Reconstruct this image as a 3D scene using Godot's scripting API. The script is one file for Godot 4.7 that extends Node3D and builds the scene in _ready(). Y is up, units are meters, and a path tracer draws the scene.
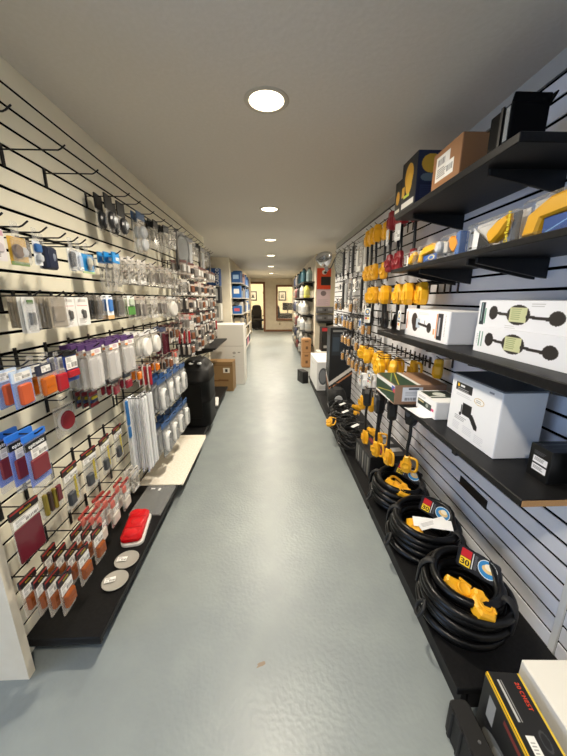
extends Node3D
# A narrow shop aisle between two slatwalls. Units are metres, the aisle runs along -Z, the camera stands at x 0.
const SP := 0.0796      # pitch of the slatwall boards
const WL := -1.05       # face of the slatwall on the left of the aisle
const WR := 1.12        # face of the slatwall on the right of the aisle
const TOPL := 2.325
const TOPR := 2.335
const CH := 2.42
const EXPO := 1.21
const DAY := 6.5
const LAMP := 4.6
var used := {}
var mc := {}
var meshes := {}
var tmpl := {}
var rng := RandomNumberGenerator.new()

# ---------- naming ----------
func numbered(n: String) -> String:
	var k: int = used.get(n, 0)
	used[n] = k + 1
	return n if k == 0 else "%s_%03d" % [n, k]
func thing(n: String, label: String, cat: String, at := Vector3.ZERO, yaw := 0.0, group := "") -> Node3D:
	var o := Node3D.new()
	o.name = numbered(n)
	add_child(o)
	o.position = at
	o.rotation.y = yaw
	return tag(o, label, cat, group)
func tag(o: Node3D, label: String, cat: String, group := "") -> Node3D:
	o.set_meta("label", label)
	if cat: o.set_meta("category", cat)
	if group: o.set_meta("group", group)
	return o
func part(n: String, mesh: Mesh, m: Material, parent: Node3D, at := Vector3.ZERO, rot := Vector3.ZERO, sc := Vector3.ONE) -> MeshInstance3D:
	var o := MeshInstance3D.new()
	o.name = n
	o.mesh = mesh
	o.material_override = m
	parent.add_child(o, true)
	o.position = at
	o.rotation = rot
	o.scale = sc
	return o
func struct(n: String, mesh: Mesh, m: Material, label: String, at := Vector3.ZERO) -> MeshInstance3D:
	var o := part(n, mesh, m, self, at)
	o.set_meta("kind", "structure")
	if label: o.set_meta("label", label)
	return o
func copy_of(key: String, make: Callable, n: String, label: String, cat: String, at: Vector3, yaw := 0.0, group := "") -> Node3D:
	if not tmpl.has(key):
		var t := Node3D.new()
		make.call(t)
		tmpl[key] = t
	var o: Node3D = tmpl[key].duplicate()
	o.name = numbered(n)
	add_child(o)
	o.position = at
	o.rotation.y = yaw
	return tag(o, label, cat, group)

# ---------- materials ----------
func M(c: Color, rough := 0.55, metal := 0.0) -> StandardMaterial3D:
	var k := "%s|%.2f|%.2f" % [c.to_html(), rough, metal]
	if not mc.has(k):
		var m := StandardMaterial3D.new()
		m.albedo_color = c
		m.roughness = rough
		m.metallic = metal
		mc[k] = m
	return mc[k]
func H(h: String, rough := 0.55, metal := 0.0) -> StandardMaterial3D:
	return M(Color.html(h), rough, metal)
func clear_mat(h: String, a: float, rough := 0.12) -> StandardMaterial3D:
	var k := "clear" + h + str(a) + str(rough)
	if not mc.has(k):
		var m := StandardMaterial3D.new()
		m.albedo_color = Color(Color.html(h), a)
		m.roughness = rough
		m.transparency = BaseMaterial3D.TRANSPARENCY_ALPHA
		m.cull_mode = BaseMaterial3D.CULL_DISABLED
		mc[k] = m
	return mc[k]
func noisy(k: String, a: Color, b: Color, freq: float, rough: float, scale := 1.0, bump := 0.0, size := 512, oct := 4, bfreq := 0.03) -> StandardMaterial3D:
	if mc.has(k): return mc[k]
	var m := StandardMaterial3D.new()
	var n := FastNoiseLite.new()
	n.seed = k.hash() % 1000
	n.noise_type = FastNoiseLite.TYPE_SIMPLEX_SMOOTH
	n.frequency = freq
	n.fractal_octaves = oct
	var t := NoiseTexture2D.new()
	t.noise = n
	t.width = size
	t.height = size
	t.seamless = true
	var g := Gradient.new()
	g.set_color(0, a)
	g.set_color(1, b)
	g.set_offset(0, 0.25)
	g.set_offset(1, 0.75)
	t.color_ramp = g
	m.albedo_texture = t
	m.uv1_triplanar = true
	m.uv1_world_triplanar = true
	m.uv1_scale = Vector3.ONE * scale
	m.roughness = rough
	if bump > 0.0:
		var t2 := NoiseTexture2D.new()
		var n2 := FastNoiseLite.new()
		n2.seed = 5
		n2.noise_type = FastNoiseLite.TYPE_SIMPLEX_SMOOTH
		n2.frequency = bfreq
		n2.fractal_octaves = 3
		t2.noise = n2
		t2.width = 512
		t2.height = 512
		t2.seamless = true
		m.heightmap_enabled = true
		m.heightmap_texture = t2
		m.heightmap_scale = bump
	mc[k] = m
	return m

# ---------- meshes ----------
func st_new() -> SurfaceTool:
	var st := SurfaceTool.new()
	st.begin(Mesh.PRIMITIVE_TRIANGLES)
	st.set_smooth_group(-1)
	return st
func tri(st: SurfaceTool, a: Vector3, b: Vector3, c: Vector3) -> void:
	st.add_vertex(a)
	st.add_vertex(c)
	st.add_vertex(b)
func quad(st: SurfaceTool, a: Vector3, b: Vector3, c: Vector3, d: Vector3) -> void:
	tri(st, a, b, c)
	tri(st, a, c, d)
func oquad(st: SurfaceTool, from: Vector3, a: Vector3, b: Vector3, c: Vector3, d: Vector3) -> void:
	if (b - a).cross(c - a).dot(a + c - from * 2) < 0: quad(st, a, d, c, b)
	else: quad(st, a, b, c, d)
func done(st: SurfaceTool) -> ArrayMesh:
	st.generate_normals()
	return st.commit()
func put_box(st: SurfaceTool, at: Vector3, s: Vector3, c := 0.0) -> void:
	var h := s / 2
	if c <= 0.0:
		for ax in 3:
			for sg in [-1.0, 1.0]:
				var n := Vector3.ZERO
				n[ax] = sg
				var u := Vector3.ZERO
				u[(ax + 1) % 3] = 1.0
				var v := Vector3.ZERO
				v[(ax + 2) % 3] = sg
				quad(st, at + h * (n - u - v), at + h * (n + u - v), at + h * (n + u + v), at + h * (n - u + v))
		return
	var k := h - Vector3.ONE * minf(c, minf(h.x, minf(h.y, h.z)) * 0.95)
	for ax in 3:
		var b := (ax + 1) % 3
		var d := (ax + 2) % 3
		for sg in [-1.0, 1.0]:
			var q := []
			for w in [[-1, -1], [1, -1], [1, 1], [-1, 1]]:
				var p := Vector3.ZERO
				p[ax] = sg * h[ax]
				p[b] = w[0] * k[b]
				p[d] = w[1] * sg * k[d]
				q.append(at + p)
			oquad(st, at, q[0], q[1], q[2], q[3])
		for s1 in [-1.0, 1.0]:
			for s2 in [-1.0, 1.0]:
				var e := []
				for w in [[-1, 0], [1, 0], [1, 1], [-1, 1]]:
					var p := Vector3.ZERO
					p[ax] = w[0] * k[ax] * s1 * s2
					p[b] = s1 * (h[b] if w[1] == 0 else k[b])
					p[d] = s2 * (k[d] if w[1] == 0 else h[d])
					e.append(at + p)
				oquad(st, at, e[0], e[1], e[2], e[3])
	for sx in [-1.0, 1.0]:
		for sy in [-1.0, 1.0]:
			for sz in [-1.0, 1.0]:
				var p1 := at + Vector3(sx * h.x, sy * k.y, sz * k.z)
				var p2 := at + Vector3(sx * k.x, sy * h.y, sz * k.z)
				var p3 := at + Vector3(sx * k.x, sy * k.y, sz * h.z)
				if (p2 - p1).cross(p3 - p1).dot(p1 - at) > 0: tri(st, p1, p2, p3)
				else: tri(st, p1, p3, p2)
func bx(x: float, y: float, z: float, c := 0.0) -> ArrayMesh:
	var k := "b%.4f,%.4f,%.4f,%.4f" % [x, y, z, c]
	if not meshes.has(k):
		var st := st_new()
		put_box(st, Vector3.ZERO, Vector3(x, y, z), c)
		meshes[k] = done(st)
	return meshes[k]
# a sheet 0.8 mm thick whose front (+z) carries a print
func face(w: float, h: float) -> ArrayMesh:
	var k := "f%.4f,%.4f" % [w, h]
	if not meshes.has(k):
		var st := st_new()
		var p := [Vector3(-w / 2, -h / 2, 0), Vector3(w / 2, -h / 2, 0), Vector3(w / 2, h / 2, 0), Vector3(-w / 2, h / 2, 0)]
		var u := [Vector2(0, 1), Vector2(1, 1), Vector2(1, 0), Vector2(0, 0)]
		for i in [0, 2, 1, 0, 3, 2]:
			st.set_uv(u[i])
			st.add_vertex(p[i])
		for i in 4:     # the edge of the sheet
			var j := (i + 1) % 4
			var e := Vector3(0, 0, -0.0008)
			st.set_uv(u[i])
			quad(st, p[i] + e, p[j] + e, p[j], p[i])
		var m := done(st)
		meshes[k] = m
	return meshes[k]
func rr(w: float, h: float, r: float, n := 4) -> PackedVector2Array:
	var p := PackedVector2Array()
	r = minf(r, minf(w, h) / 2 - 0.0001)
	for q in 4:
		var cx: float = [1, -1, -1, 1][q] * (w / 2 - r)
		var cy: float = [1, 1, -1, -1][q] * (h / 2 - r)
		for i in n + 1:
			var a := (q + float(i) / n) * PI / 2
			p.append(Vector2(cx + cos(a) * r, cy + sin(a) * r))
	return p
func oval(rx: float, ry: float, n := 20) -> PackedVector2Array:
	var p := PackedVector2Array()
	for i in n: p.append(Vector2(cos(TAU * i / n) * rx, sin(TAU * i / n) * ry))
	return p
# outline (counter-clockwise) pushed out along z, both rims bevelled by bev
func put_ext(st: SurfaceTool, poly: PackedVector2Array, d: float, bev := 0.0, at := Vector3.ZERO) -> void:
	var n := poly.size()
	var ins := PackedVector2Array()
	for i in n:
		var e1 := (poly[i] - poly[(i + n - 1) % n]).normalized()
		var e2 := (poly[(i + 1) % n] - poly[i]).normalized()
		var nn := (e1 + e2).orthogonal().normalized()
		ins.append(poly[i] - nn * bev)
	var idx := Geometry2D.triangulate_polygon(ins)
	var z := d / 2
	for i in range(0, idx.size(), 3):
		var a := ins[idx[i]]
		var b := ins[idx[i + 1]]
		var c := ins[idx[i + 2]]
		if (b - a).cross(c - a) < 0:
			var t := b
			b = c
			c = t
		tri(st, at + Vector3(a.x, a.y, z), at + Vector3(b.x, b.y, z), at + Vector3(c.x, c.y, z))
		tri(st, at + Vector3(a.x, a.y, -z), at + Vector3(c.x, c.y, -z), at + Vector3(b.x, b.y, -z))
	for i in n:
		var j := (i + 1) % n
		var zi := z - bev
		var a0 := at + Vector3(poly[i].x, poly[i].y, -zi)
		var b0 := at + Vector3(poly[j].x, poly[j].y, -zi)
		var a1 := at + Vector3(poly[i].x, poly[i].y, zi)
		var b1 := at + Vector3(poly[j].x, poly[j].y, zi)
		quad(st, a0, b0, b1, a1)
		if bev > 0:
			quad(st, a1, b1, at + Vector3(ins[j].x, ins[j].y, z), at + Vector3(ins[i].x, ins[i].y, z))
			quad(st, at + Vector3(ins[i].x, ins[i].y, -z), at + Vector3(ins[j].x, ins[j].y, -z), b0, a0)
func ext(k: String, poly: PackedVector2Array, d: float, bev := 0.0) -> ArrayMesh:
	if not meshes.has(k):
		var st := st_new()
		put_ext(st, poly, d, bev)
		meshes[k] = done(st)
	return meshes[k]
func plate(w: float, h: float, d: float, r: float, bev := 0.0, n := 3) -> ArrayMesh:
	return ext("p%.4f,%.4f,%.4f,%.4f,%.4f" % [w, h, d, r, bev], rr(w, h, r, n), d, bev)
func disc(rx: float, ry: float, d: float, bev := 0.0, n := 20) -> ArrayMesh:
	return ext("d%.4f,%.4f,%.4f,%.4f,%d" % [rx, ry, d, bev, n], oval(rx, ry, n), d, bev)
# rings of equal length joined into a smooth skin, ends capped
func put_loft(st: SurfaceTool, rings: Array, cap := true, smooth := true) -> void:
	st.set_smooth_group(0 if smooth else -1)
	for r in rings.size() - 1:
		var A: PackedVector3Array = rings[r]
		var B: PackedVector3Array = rings[r + 1]
		var n := A.size()
		for i in n:
			var j := (i + 1) % n
			quad(st, A[i], A[j], B[j], B[i])
	st.set_smooth_group(-1)
	if cap:
		for e in 2:
			var R: PackedVector3Array = rings[0] if e == 0 else rings[-1]
			for i in range(1, R.size() - 1):
				if e == 1: tri(st, R[0], R[i], R[i + 1])
				else: tri(st, R[0], R[i + 1], R[i])
# turned about y: points (radius, height) from bottom to top
func lathe(prof: Array, n := 16, k := "") -> ArrayMesh:
	if k and meshes.has(k): return meshes[k]
	var rings := []
	for p in prof:
		var r := PackedVector3Array()
		for i in n: r.append(Vector3(cos(TAU * i / n) * p[0], p[1], -sin(TAU * i / n) * p[0]))
		rings.append(r)
	var st := st_new()
	put_loft(st, rings)
	var m := done(st)
	if k: meshes[k] = m
	return m
func put_tube(st: SurfaceTool, pts: PackedVector3Array, r: float, n := 8) -> void:
	var rings := []
	var up := Vector3.UP
	for i in pts.size():
		var t := (pts[mini(i + 1, pts.size() - 1)] - pts[maxi(i - 1, 0)]).normalized()
		if absf(t.dot(up)) > 0.98: up = Vector3.RIGHT if absf(t.x) < 0.9 else Vector3.BACK
		var s := up.cross(t).normalized()
		up = t.cross(s).normalized()
		var R := PackedVector3Array()
		for q in n: R.append(pts[i] + (s * cos(TAU * q / n) + up * sin(TAU * q / n)) * r)
		rings.append(R)
	put_loft(st, rings)
func tube(pts: PackedVector3Array, r: float, n := 8, k := "") -> ArrayMesh:
	if k and meshes.has(k): return meshes[k]
	var st := st_new()
	put_tube(st, pts, r, n)
	var m := done(st)
	if k: meshes[k] = m
	return m
func curve(pts: Array, n := 6) -> PackedVector3Array:
	var o := PackedVector3Array()
	for i in pts.size() - 1:
		var p0: Vector3 = pts[maxi(i - 1, 0)]
		var p1: Vector3 = pts[i]
		var p2: Vector3 = pts[i + 1]
		var p3: Vector3 = pts[mini(i + 2, pts.size() - 1)]
		for j in n: o.append(p1.cubic_interpolate(p2, p0, p3, float(j) / n))
	o.append(pts[-1])
	return o
func ell(rx: float, ry: float, rz: float, n := 12, m := 7) -> ArrayMesh:
	var k := "e%.4f,%.4f,%.4f,%d" % [rx, ry, rz, n]
	if not meshes.has(k):
		var rings := []
		for j in range(1, m):
			var a := -PI / 2 + PI * j / m
			var r := PackedVector3Array()
			for i in n: r.append(Vector3(cos(TAU * i / n) * cos(a) * rx, sin(a) * ry, -sin(TAU * i / n) * cos(a) * rz))
			rings.append(r)
		var st := st_new()
		put_loft(st, rings)
		meshes[k] = done(st)
	return meshes[k]
func letters(s: String, size: float, m: Material, parent: Node3D, at: Vector3, rot := Vector3.ZERO, serif := false, n := "lettering") -> MeshInstance3D:
	var k := "t%s%.4f%s" % [s, size, serif]
	if not meshes.has(k):
		var t := TextMesh.new()
		var f := SystemFont.new()
		f.font_names = PackedStringArray(["Droid Serif" if serif else "Droid Sans"])
		f.font_weight = 700
		t.font = f
		t.text = s
		t.font_size = 32
		t.pixel_size = size / 24.0
		t.depth = 0.0008
		t.curve_step = 4.0
		meshes[k] = t
	return part(n, meshes[k], m, parent, at, rot)
# flat print: ops are [kind, x, y, w, h, colour] in fractions of the face; kinds r(ect) e(llipse) l(ines of small print) b(arcode)
func ink(k: String, w: int, h: int, bg: String, ops: Array, rough := 0.5) -> StandardMaterial3D:
	if mc.has(k): return mc[k]
	var im := Image.create(w, h, false, Image.FORMAT_RGB8)
	im.fill(Color.html(bg))
	for o in ops:
		var x0: float = o[1] * w
		var y0: float = o[2] * h
		var ww: float = o[3] * w
		var hh: float = o[4] * h
		var c := Color.html(o[5])
		match o[0]:
			"r": im.fill_rect(Rect2i(roundi(x0), roundi(y0), maxi(1, roundi(ww)), maxi(1, roundi(hh))), c)
			"l":
				var y := y0
				var r2 := RandomNumberGenerator.new()
				r2.seed = int(x0 * 31 + y0 * 7)
				while y < y0 + hh:
					im.fill_rect(Rect2i(roundi(x0), roundi(y), maxi(1, roundi(ww * r2.randf_range(0.7, 1.0))), 1), c)
					y += 3
			"b":
				var x := x0
				var r3 := RandomNumberGenerator.new()
				r3.seed = 3
				while x < x0 + ww:
					im.fill_rect(Rect2i(roundi(x), roundi(y0), 1, maxi(1, roundi(hh))), c)
					x += r3.randi_range(2, 3)
			"e":
				for yy in range(maxi(0, int(y0)), mini(h, int(y0 + hh) + 1)):
					for xx in range(maxi(0, int(x0)), mini(w, int(x0 + ww) + 1)):
						if Vector2((xx + 0.5 - x0 - ww / 2) / (ww / 2), (yy + 0.5 - y0 - hh / 2) / (hh / 2)).length() <= 1.0: im.set_pixel(xx, yy, c)
			"p":   # line from (x,y) to (w,h) of the face, drawn thick
				var a := Vector2(x0, y0)
				var b := Vector2(ww, hh)
				var th: float = o[6] * w
				var n := int(a.distance_to(b)) + 1
				for i in n + 1:
					var q := a.lerp(b, float(i) / n)
					im.fill_rect(Rect2i(roundi(q.x - th / 2), roundi(q.y - th / 2), maxi(1, roundi(th)), maxi(1, roundi(th))), c)
	var m := StandardMaterial3D.new()
	m.albedo_texture = ImageTexture.create_from_image(im)
	m.roughness = rough
	m.texture_repeat = false
	mc[k] = m
	return m

func _ready() -> void:
	rng.seed = 7
	# ---------- camera, sky, daylight, exposure ----------
	var cam := Camera3D.new()
	cam.name = "camera"
	cam.fov = 100.93
	cam.near = 0.05
	cam.position = Vector3(0, 1.5, 0)
	cam.rotation = Vector3(deg_to_rad(-14.2), deg_to_rad(-2.05), 0)
	add_child(cam)
	cam.current = true
	var we := WorldEnvironment.new()
	we.name = "environment"
	var env := Environment.new()
	env.background_mode = Environment.BG_SKY
	var sky := Sky.new()
	var sm := ProceduralSkyMaterial.new()
	sm.sky_top_color = Color(0.45, 0.6, 0.85)
	sm.sky_horizon_color = Color(0.75, 0.82, 0.9)
	sm.ground_bottom_color = Color(0.3, 0.3, 0.3)
	sm.ground_horizon_color = Color(0.6, 0.62, 0.65)
	sky.sky_material = sm
	env.sky = sky
	env.tonemap_mode = Environment.TONE_MAPPER_LINEAR
	env.tonemap_exposure = EXPO
	env.sdfgi_enabled = true
	env.ssao_enabled = true
	env.ssil_enabled = true
	we.environment = env
	add_child(we)
	var day := AreaLight3D.new()      # daylight entering by the shop window behind the camera
	day.name = "shop_window_daylight"
	day.area_size = Vector2(2.6, 1.7)
	day.position = Vector3(-3.95, 1.4, 1.5)
	day.rotation.y = -PI / 2
	day.light_color = Color(0.7, 0.82, 1.0)
	day.light_energy = DAY
	day.shadow_enabled = true
	add_child(day)
	shell()
	slatwalls()
	lamps()
	far_end()
	fixtures()
	left_stock()
	right_stock()
	boxes()
	base_stock()
	far_stock()

# ---------- the setting ----------
func slab(n: String, lo: Vector3, hi: Vector3, m: Material, label: String) -> MeshInstance3D:
	return struct(n, bx(hi.x - lo.x, hi.y - lo.y, hi.z - lo.z), m, label, (lo + hi) / 2)
func shell() -> void:
	var paint := noisy("wall paint", Color.html("e9e0cc"), Color.html("e2d8c3"), 0.01, 0.75, 0.7)
	var cream := noisy("office paint", Color.html("f0e6c6"), Color.html("ece0be"), 0.01, 0.8, 0.7)
	var ceil_m := noisy("ceiling paint", Color.html("d3cdc4"), Color.html("d0cac0"), 0.05, 0.9, 1.5, 0.06)
	var floor_m := noisy("floor paint", Color.html("899192"), Color.html("8f9797"), 0.012, 0.36, 0.6, 0.1, 512, 4, 0.13)
	var fl := slab("floor", Vector3(-4.3, -0.1, -19.3), Vector3(3.3, 0, 4.3), floor_m, "pale grey painted concrete floor with a soft sheen")
	var sc := st_new()
	var sp := PackedVector2Array()
	for i in 14: sp.append(Vector2(cos(TAU * i / 14) * 0.022, sin(TAU * i / 14) * 0.009) * rng.randf_range(0.6, 1.2))
	put_ext(sc, sp, 0.0006)
	part("scuff", done(sc), H("8a7a68", 0.6), fl, Vector3(-0.06, 0.0503, -0.985) - fl.position + Vector3(0, -0.05, 0), Vector3(-PI / 2, 0, 0.35))
	slab("ceiling", Vector3(-4.3, CH, -19.3), Vector3(3.3, CH + 0.12, 4.3), ceil_m, "off-white painted ceiling over the aisle")
	# left of the aisle: the partition that carries the slatwall, with its bare end post
	slab("wall_left", Vector3(-1.27, 0, -5.25), Vector3(-1.07, CH, -1.0), paint, "partition behind the slatwall on one side of the aisle")
	slab("wall_left_end", Vector3(-1.4, 0, -1.0), Vector3(-1.0, CH, -0.966), paint, "bare white end post of the slatwall partition")
	slab("wall_side_room", Vector3(-4.3, 0, -1.2), Vector3(-1.4, CH, -1.06), paint, "wall beside the end post, out of the aisle")
	slab("wall_recess_back", Vector3(-2.9, 0, -7.6), Vector3(-2.75, CH, -5.25), paint, "back wall of the side recess")
	slab("wall_recess_near", Vector3(-2.9, 0, -5.25), Vector3(-1.27, CH, -5.13), paint, "near wall of the side recess")
	slab("wall_left_far", Vector3(-2.9, 0, -15.0), Vector3(-0.97, CH, -7.6), paint, "white wall with a square corner behind the far shelves")
	# right of the aisle
	slab("wall_right", Vector3(1.14, 0, -5.75), Vector3(1.34, CH, 4.15), paint, "wall behind the slatwall with the cartons")
	slab("wall_right_recess", Vector3(1.5, 0, -7.0), Vector3(1.62, CH, -5.75), paint, "recessed wall past the slatwall")
	slab("wall_right_return", Vector3(1.34, 0, -5.85), Vector3(1.62, CH, -5.7), paint, "short return wall at the recess")
	slab("wall_right_far", Vector3(0.95, 0, -15.0), Vector3(1.62, CH, -7.0), paint, "white wall end and the wall behind the far bottles")
	# behind the camera: front wall with the shop window that lets the daylight in
	slab("wall_front", Vector3(-4.3, 0, 4.15), Vector3(1.34, CH, 4.3), paint, "front wall of the shop behind the viewpoint")
	slab("wall_west_low", Vector3(-4.3, 0, -1.06), Vector3(-4.15, 0.5, 4.15), paint, "side wall below the shop window")
	slab("wall_west_high", Vector3(-4.3, 2.3, -1.06), Vector3(-4.15, CH, 4.15), paint, "side wall above the shop window")
	slab("wall_west_near", Vector3(-4.3, 0.5, 2.9), Vector3(-4.15, 2.3, 4.15), paint, "side wall beside the shop window")
	slab("wall_west_far", Vector3(-4.3, 0.5, -1.06), Vector3(-4.15, 2.3, 0.1), paint, "side wall beside the shop window, aisle side")
	var wf := struct("window_1", plate(2.8, 1.8, 0.01, 0.001), clear_mat("eef4f6", 0.08, 0.05), "shop window pane in the side wall, behind the viewpoint", Vector3(-4.22, 1.4, 1.5))
	wf.rotation.y = PI / 2
	for s in [-1.4, 0.0, 1.4]: part("window_frame", bx(0.06, 1.8, 0.08, 0.004), H("3a3a3c"), wf, Vector3(s * 0.979, 0, 0))
	# far wall with door and window on an office
	var far_m := noisy("far wall paint", Color.html("ded3bf"), Color.html("d8ccb7"), 0.01, 0.8, 0.7)
	var z := -15.0
	slab("wall_far_middle", Vector3(-0.36, 0, z - 0.14), Vector3(0.2, CH, z), far_m, "beige far wall between the doorway and the office window")
	slab("wall_far_above_door", Vector3(-2.9, 2.18, z - 0.14), Vector3(-0.36, CH, z), far_m, "beige far wall above the doorway")
	slab("wall_far_beside_door", Vector3(-2.9, 0, z - 0.14), Vector3(-1.3, 2.18, z), far_m, "beige far wall beside the doorway")
	slab("wall_far_above_window", Vector3(0.2, 2.09, z - 0.14), Vector3(1.62, CH, z), far_m, "beige far wall above the office window")
	slab("wall_far_below_window", Vector3(0.2, 0, z - 0.14), Vector3(1.62, 0.55, z), far_m, "beige far wall below the office window")
	slab("wall_far_beside_window", Vector3(1.36, 0.55, z - 0.14), Vector3(1.62, 2.09, z), far_m, "beige far wall beside the office window")
	slab("wall_office_left", Vector3(-3.3, 0, -19.3), Vector3(-3.15, CH, z - 0.14), cream, "cream side wall of the office")
	slab("wall_office_right", Vector3(3.15, 0, -19.3), Vector3(3.3, CH, z - 0.14), cream, "cream side wall of the office on the window side")
	slab("wall_office_back", Vector3(-3.3, 0, -19.4), Vector3(3.3, CH, -19.25), cream, "cream back wall of the office")
	slab("wall_office_front_left", Vector3(-3.3, 0, z - 0.14), Vector3(-2.9, CH, z), far_m, "office front wall at the doorway side")
	slab("wall_office_front_right", Vector3(1.62, 0, z - 0.14), Vector3(3.3, CH, z), far_m, "office front wall at the window side")
	var wood := noisy("frame wood", Color.html("8a5f43"), Color.html("74492f"), 0.02, 0.5, 3.0)
	var d := struct("door_1", bx(0.09, 2.26, 0.2, 0.006), wood, "brown wooden frame of the open doorway to the office", Vector3(-0.36, 1.13, z - 0.05))
	part("head_casing", bx(1.04, 0.085, 0.2, 0.006), wood, d, Vector3(-0.47, 1.09, 0))
	part("jamb", bx(0.09, 2.26, 0.2, 0.006), wood, d, Vector3(-0.95, 0, 0))
	part("hinge", bx(0.02, 0.1, 0.03), H("4a3a2c", 0.4, 0.6), d, Vector3(-0.05, 0.65, 0.02))
	var w := struct("window_2", bx(1.18, 0.08, 0.2, 0.006), wood, "brown wooden frame of the office window in the far wall", Vector3(0.78, 2.09, z - 0.05))
	part("sill", bx(1.18, 0.09, 0.24, 0.006), wood, w, Vector3(0, -1.53, 0.02))
	part("jamb", bx(0.08, 1.5, 0.2, 0.006), wood, w, Vector3(-0.55, -0.77, 0))
	part("jamb", bx(0.08, 1.5, 0.2, 0.006), wood, w, Vector3(0.55, -0.77, 0))
	part("pane", plate(1.04, 1.44, 0.006, 0.002), clear_mat("f2f5f3", 0.05, 0.04), w, Vector3(0, -0.77, -0.03))
	slab("baseboard_far", Vector3(-0.31, 0, z), Vector3(0.95, 0.09, z + 0.016), wood, "brown baseboard under the office window")
	var o := thing("wall_outlet", "ivory power outlet low on the far wall under the office window", "outlet", Vector3(0.36, 0.36, z))
	part("cover_plate", plate(0.075, 0.12, 0.008, 0.01, 0.002), H("b9aa8a"), o, Vector3(0, 0, 0.004))
	for s in [-0.025, 0.025]: part("socket", disc(0.017, 0.014, 0.004), H("6e6350"), o, Vector3(0, s, 0.009))

func slatwalls() -> void:
	var white := noisy("slat board", Color.html("f2edd8"), Color.html("eee9d3"), 0.01, 0.5, 0.8)
	var grey := noisy("slat board cool", Color.html("ecedf2"), Color.html("e8e9ef"), 0.01, 0.42, 0.8)
	var black := H("030303", 0.95)
	black.metallic_specular = 0.08
	var back := slab("wall_left_groove_backing", Vector3(-1.07, 0.05, -5.23), Vector3(-1.0545, TOPL + 0.03, -1.0), black, "black grooves between the cream slatwall boards")
	var seams := [-1.001, -3.04, -4.15, -5.25]
	for p in 3:
		var L: float = seams[p] - seams[p + 1] - 0.003
		for k in range(-1, 29):
			var hi := TOPL - k * SP - 0.006
			var lo := TOPL - (k + 1) * SP + 0.006
			if k == -1: hi = CH
			if k == 28: lo = 0.02
			part("board", bx(0.006, hi - lo, L, 0.001), white, back, Vector3(-1.053, (hi + lo) / 2, (seams[p] + seams[p + 1]) / 2) - back.position)
	var back2 := slab("wall_right_groove_backing", Vector3(1.1245, 0.05, -5.74), Vector3(1.14, TOPR + 0.005, 2.4), black, "black grooves between the pale grey slatwall boards")
	var s2 := [2.4, 0.3, -0.905, -3.35, -5.74]
	for p in 4:
		var L: float = s2[p] - s2[p + 1] - 0.004
		for k in 29:
			var hi := TOPR - k * SP - 0.006
			var lo := TOPR - (k + 1) * SP + 0.006
			if k == 28: lo = 0.02
			if p == 2:
				L = s2[p] - 0.028 - s2[p + 1] - 0.004
			part("board", bx(0.006, hi - lo, L, 0.001), grey, back2, Vector3(1.123, (hi + lo) / 2, (s2[p] - (0.028 if p == 2 else 0.0) + s2[p + 1]) / 2) - back2.position)
	slab("trim_joint", Vector3(1.116, 0.02, -0.931), Vector3(1.134, 0.62, -0.907), H("e6e6e2", 0.4), "white vertical joint strip low on the pale slatwall")
	slab("trim_ceiling_right", Vector3(1.118, TOPR + 0.01, -5.74), Vector3(1.14, CH, 2.4), H("b9b8b4"), "pale moulding between slatwall and ceiling")
	slab("wall_right_gap", Vector3(1.132, 0, -5.74), Vector3(1.14, 0.05, 2.4), black, "dark gap under the pale slatwall")

func lamps() -> void:
	var ord := ["nearest and largest", "second", "third", "fourth", "fifth", "sixth"]
	var zs := [-1.775, -3.63, -5.4, -7.25, -9.6, -12.1, 0.25, 2.2]
	for i in zs.size():
		var lab: String = ("%s recessed ceiling downlight along the aisle, counted from the shop front" % ord[i]) if i < 6 else ("recessed ceiling downlight %s" % ["just behind the viewpoint", "near the shop window"][i - 6])
		var l := thing("ceiling_downlight", lab, "ceiling light", Vector3(-0.018, CH, zs[i]), 0.0, "recessed aisle downlights")
		part("trim_ring", lathe([[0.084, -0.002], [0.09, -0.006], [0.104, -0.004], [0.109, 0.0], [0.109, 0.004], [0.084, 0.004]], 32, "ring"), H("b8b0a2", 0.5), l)
		var g: StandardMaterial3D = mc.get("glow")
		if g == null:
			g = StandardMaterial3D.new()
			g.albedo_color = Color(1, 0.97, 0.9)
			g.emission_enabled = true
			g.emission = Color(1, 0.93, 0.8)
			g.emission_energy_multiplier = 5.0
			mc["glow"] = g
		part("diffuser", lathe([[0.02, -0.006], [0.06, -0.005], [0.084, -0.002], [0.084, 0.002]], 28, "glowdisc"), g, l)
		var s := SpotLight3D.new()
		s.name = "beam"
		s.spot_angle = 84
		s.spot_angle_attenuation = 1.0
		s.spot_range = 25
		s.spot_attenuation = 2
		s.light_size = 0.08
		s.light_color = Color(1.0, 0.952, 0.872)
		s.light_energy = LAMP * [1.0, 1.0, 1.35, 1.6, 1.8, 1.9, 0.9, 0.7][i]
		s.shadow_enabled = true
		l.add_child(s)
		s.position = Vector3(0, -0.012, 0)
		s.rotation.x = -PI / 2
	for x in [-1.2, 1.2]:
		var p := thing("office_ceiling_panel", "square office ceiling lamp %s" % ("over the doorway side" if x < 0 else "over the window side"), "ceiling light", Vector3(x, CH, -17.2))
		part("frame", bx(0.62, 0.02, 0.62, 0.004), H("eeeeee"), p, Vector3(0, -0.01, 0))
		part("diffuser", bx(0.56, 0.006, 0.56), mc["glow"], p, Vector3(0, -0.022, 0))
		var a := OmniLight3D.new()
		a.name = "panel_light"
		a.light_color = Color(1.0, 0.94, 0.84)
		a.light_energy = 2.5
		a.light_size = 0.25
		a.omni_range = 12
		a.omni_attenuation = 2
		a.shadow_enabled = true
		p.add_child(a)
		a.position = Vector3(0, -0.3, 0)


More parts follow.
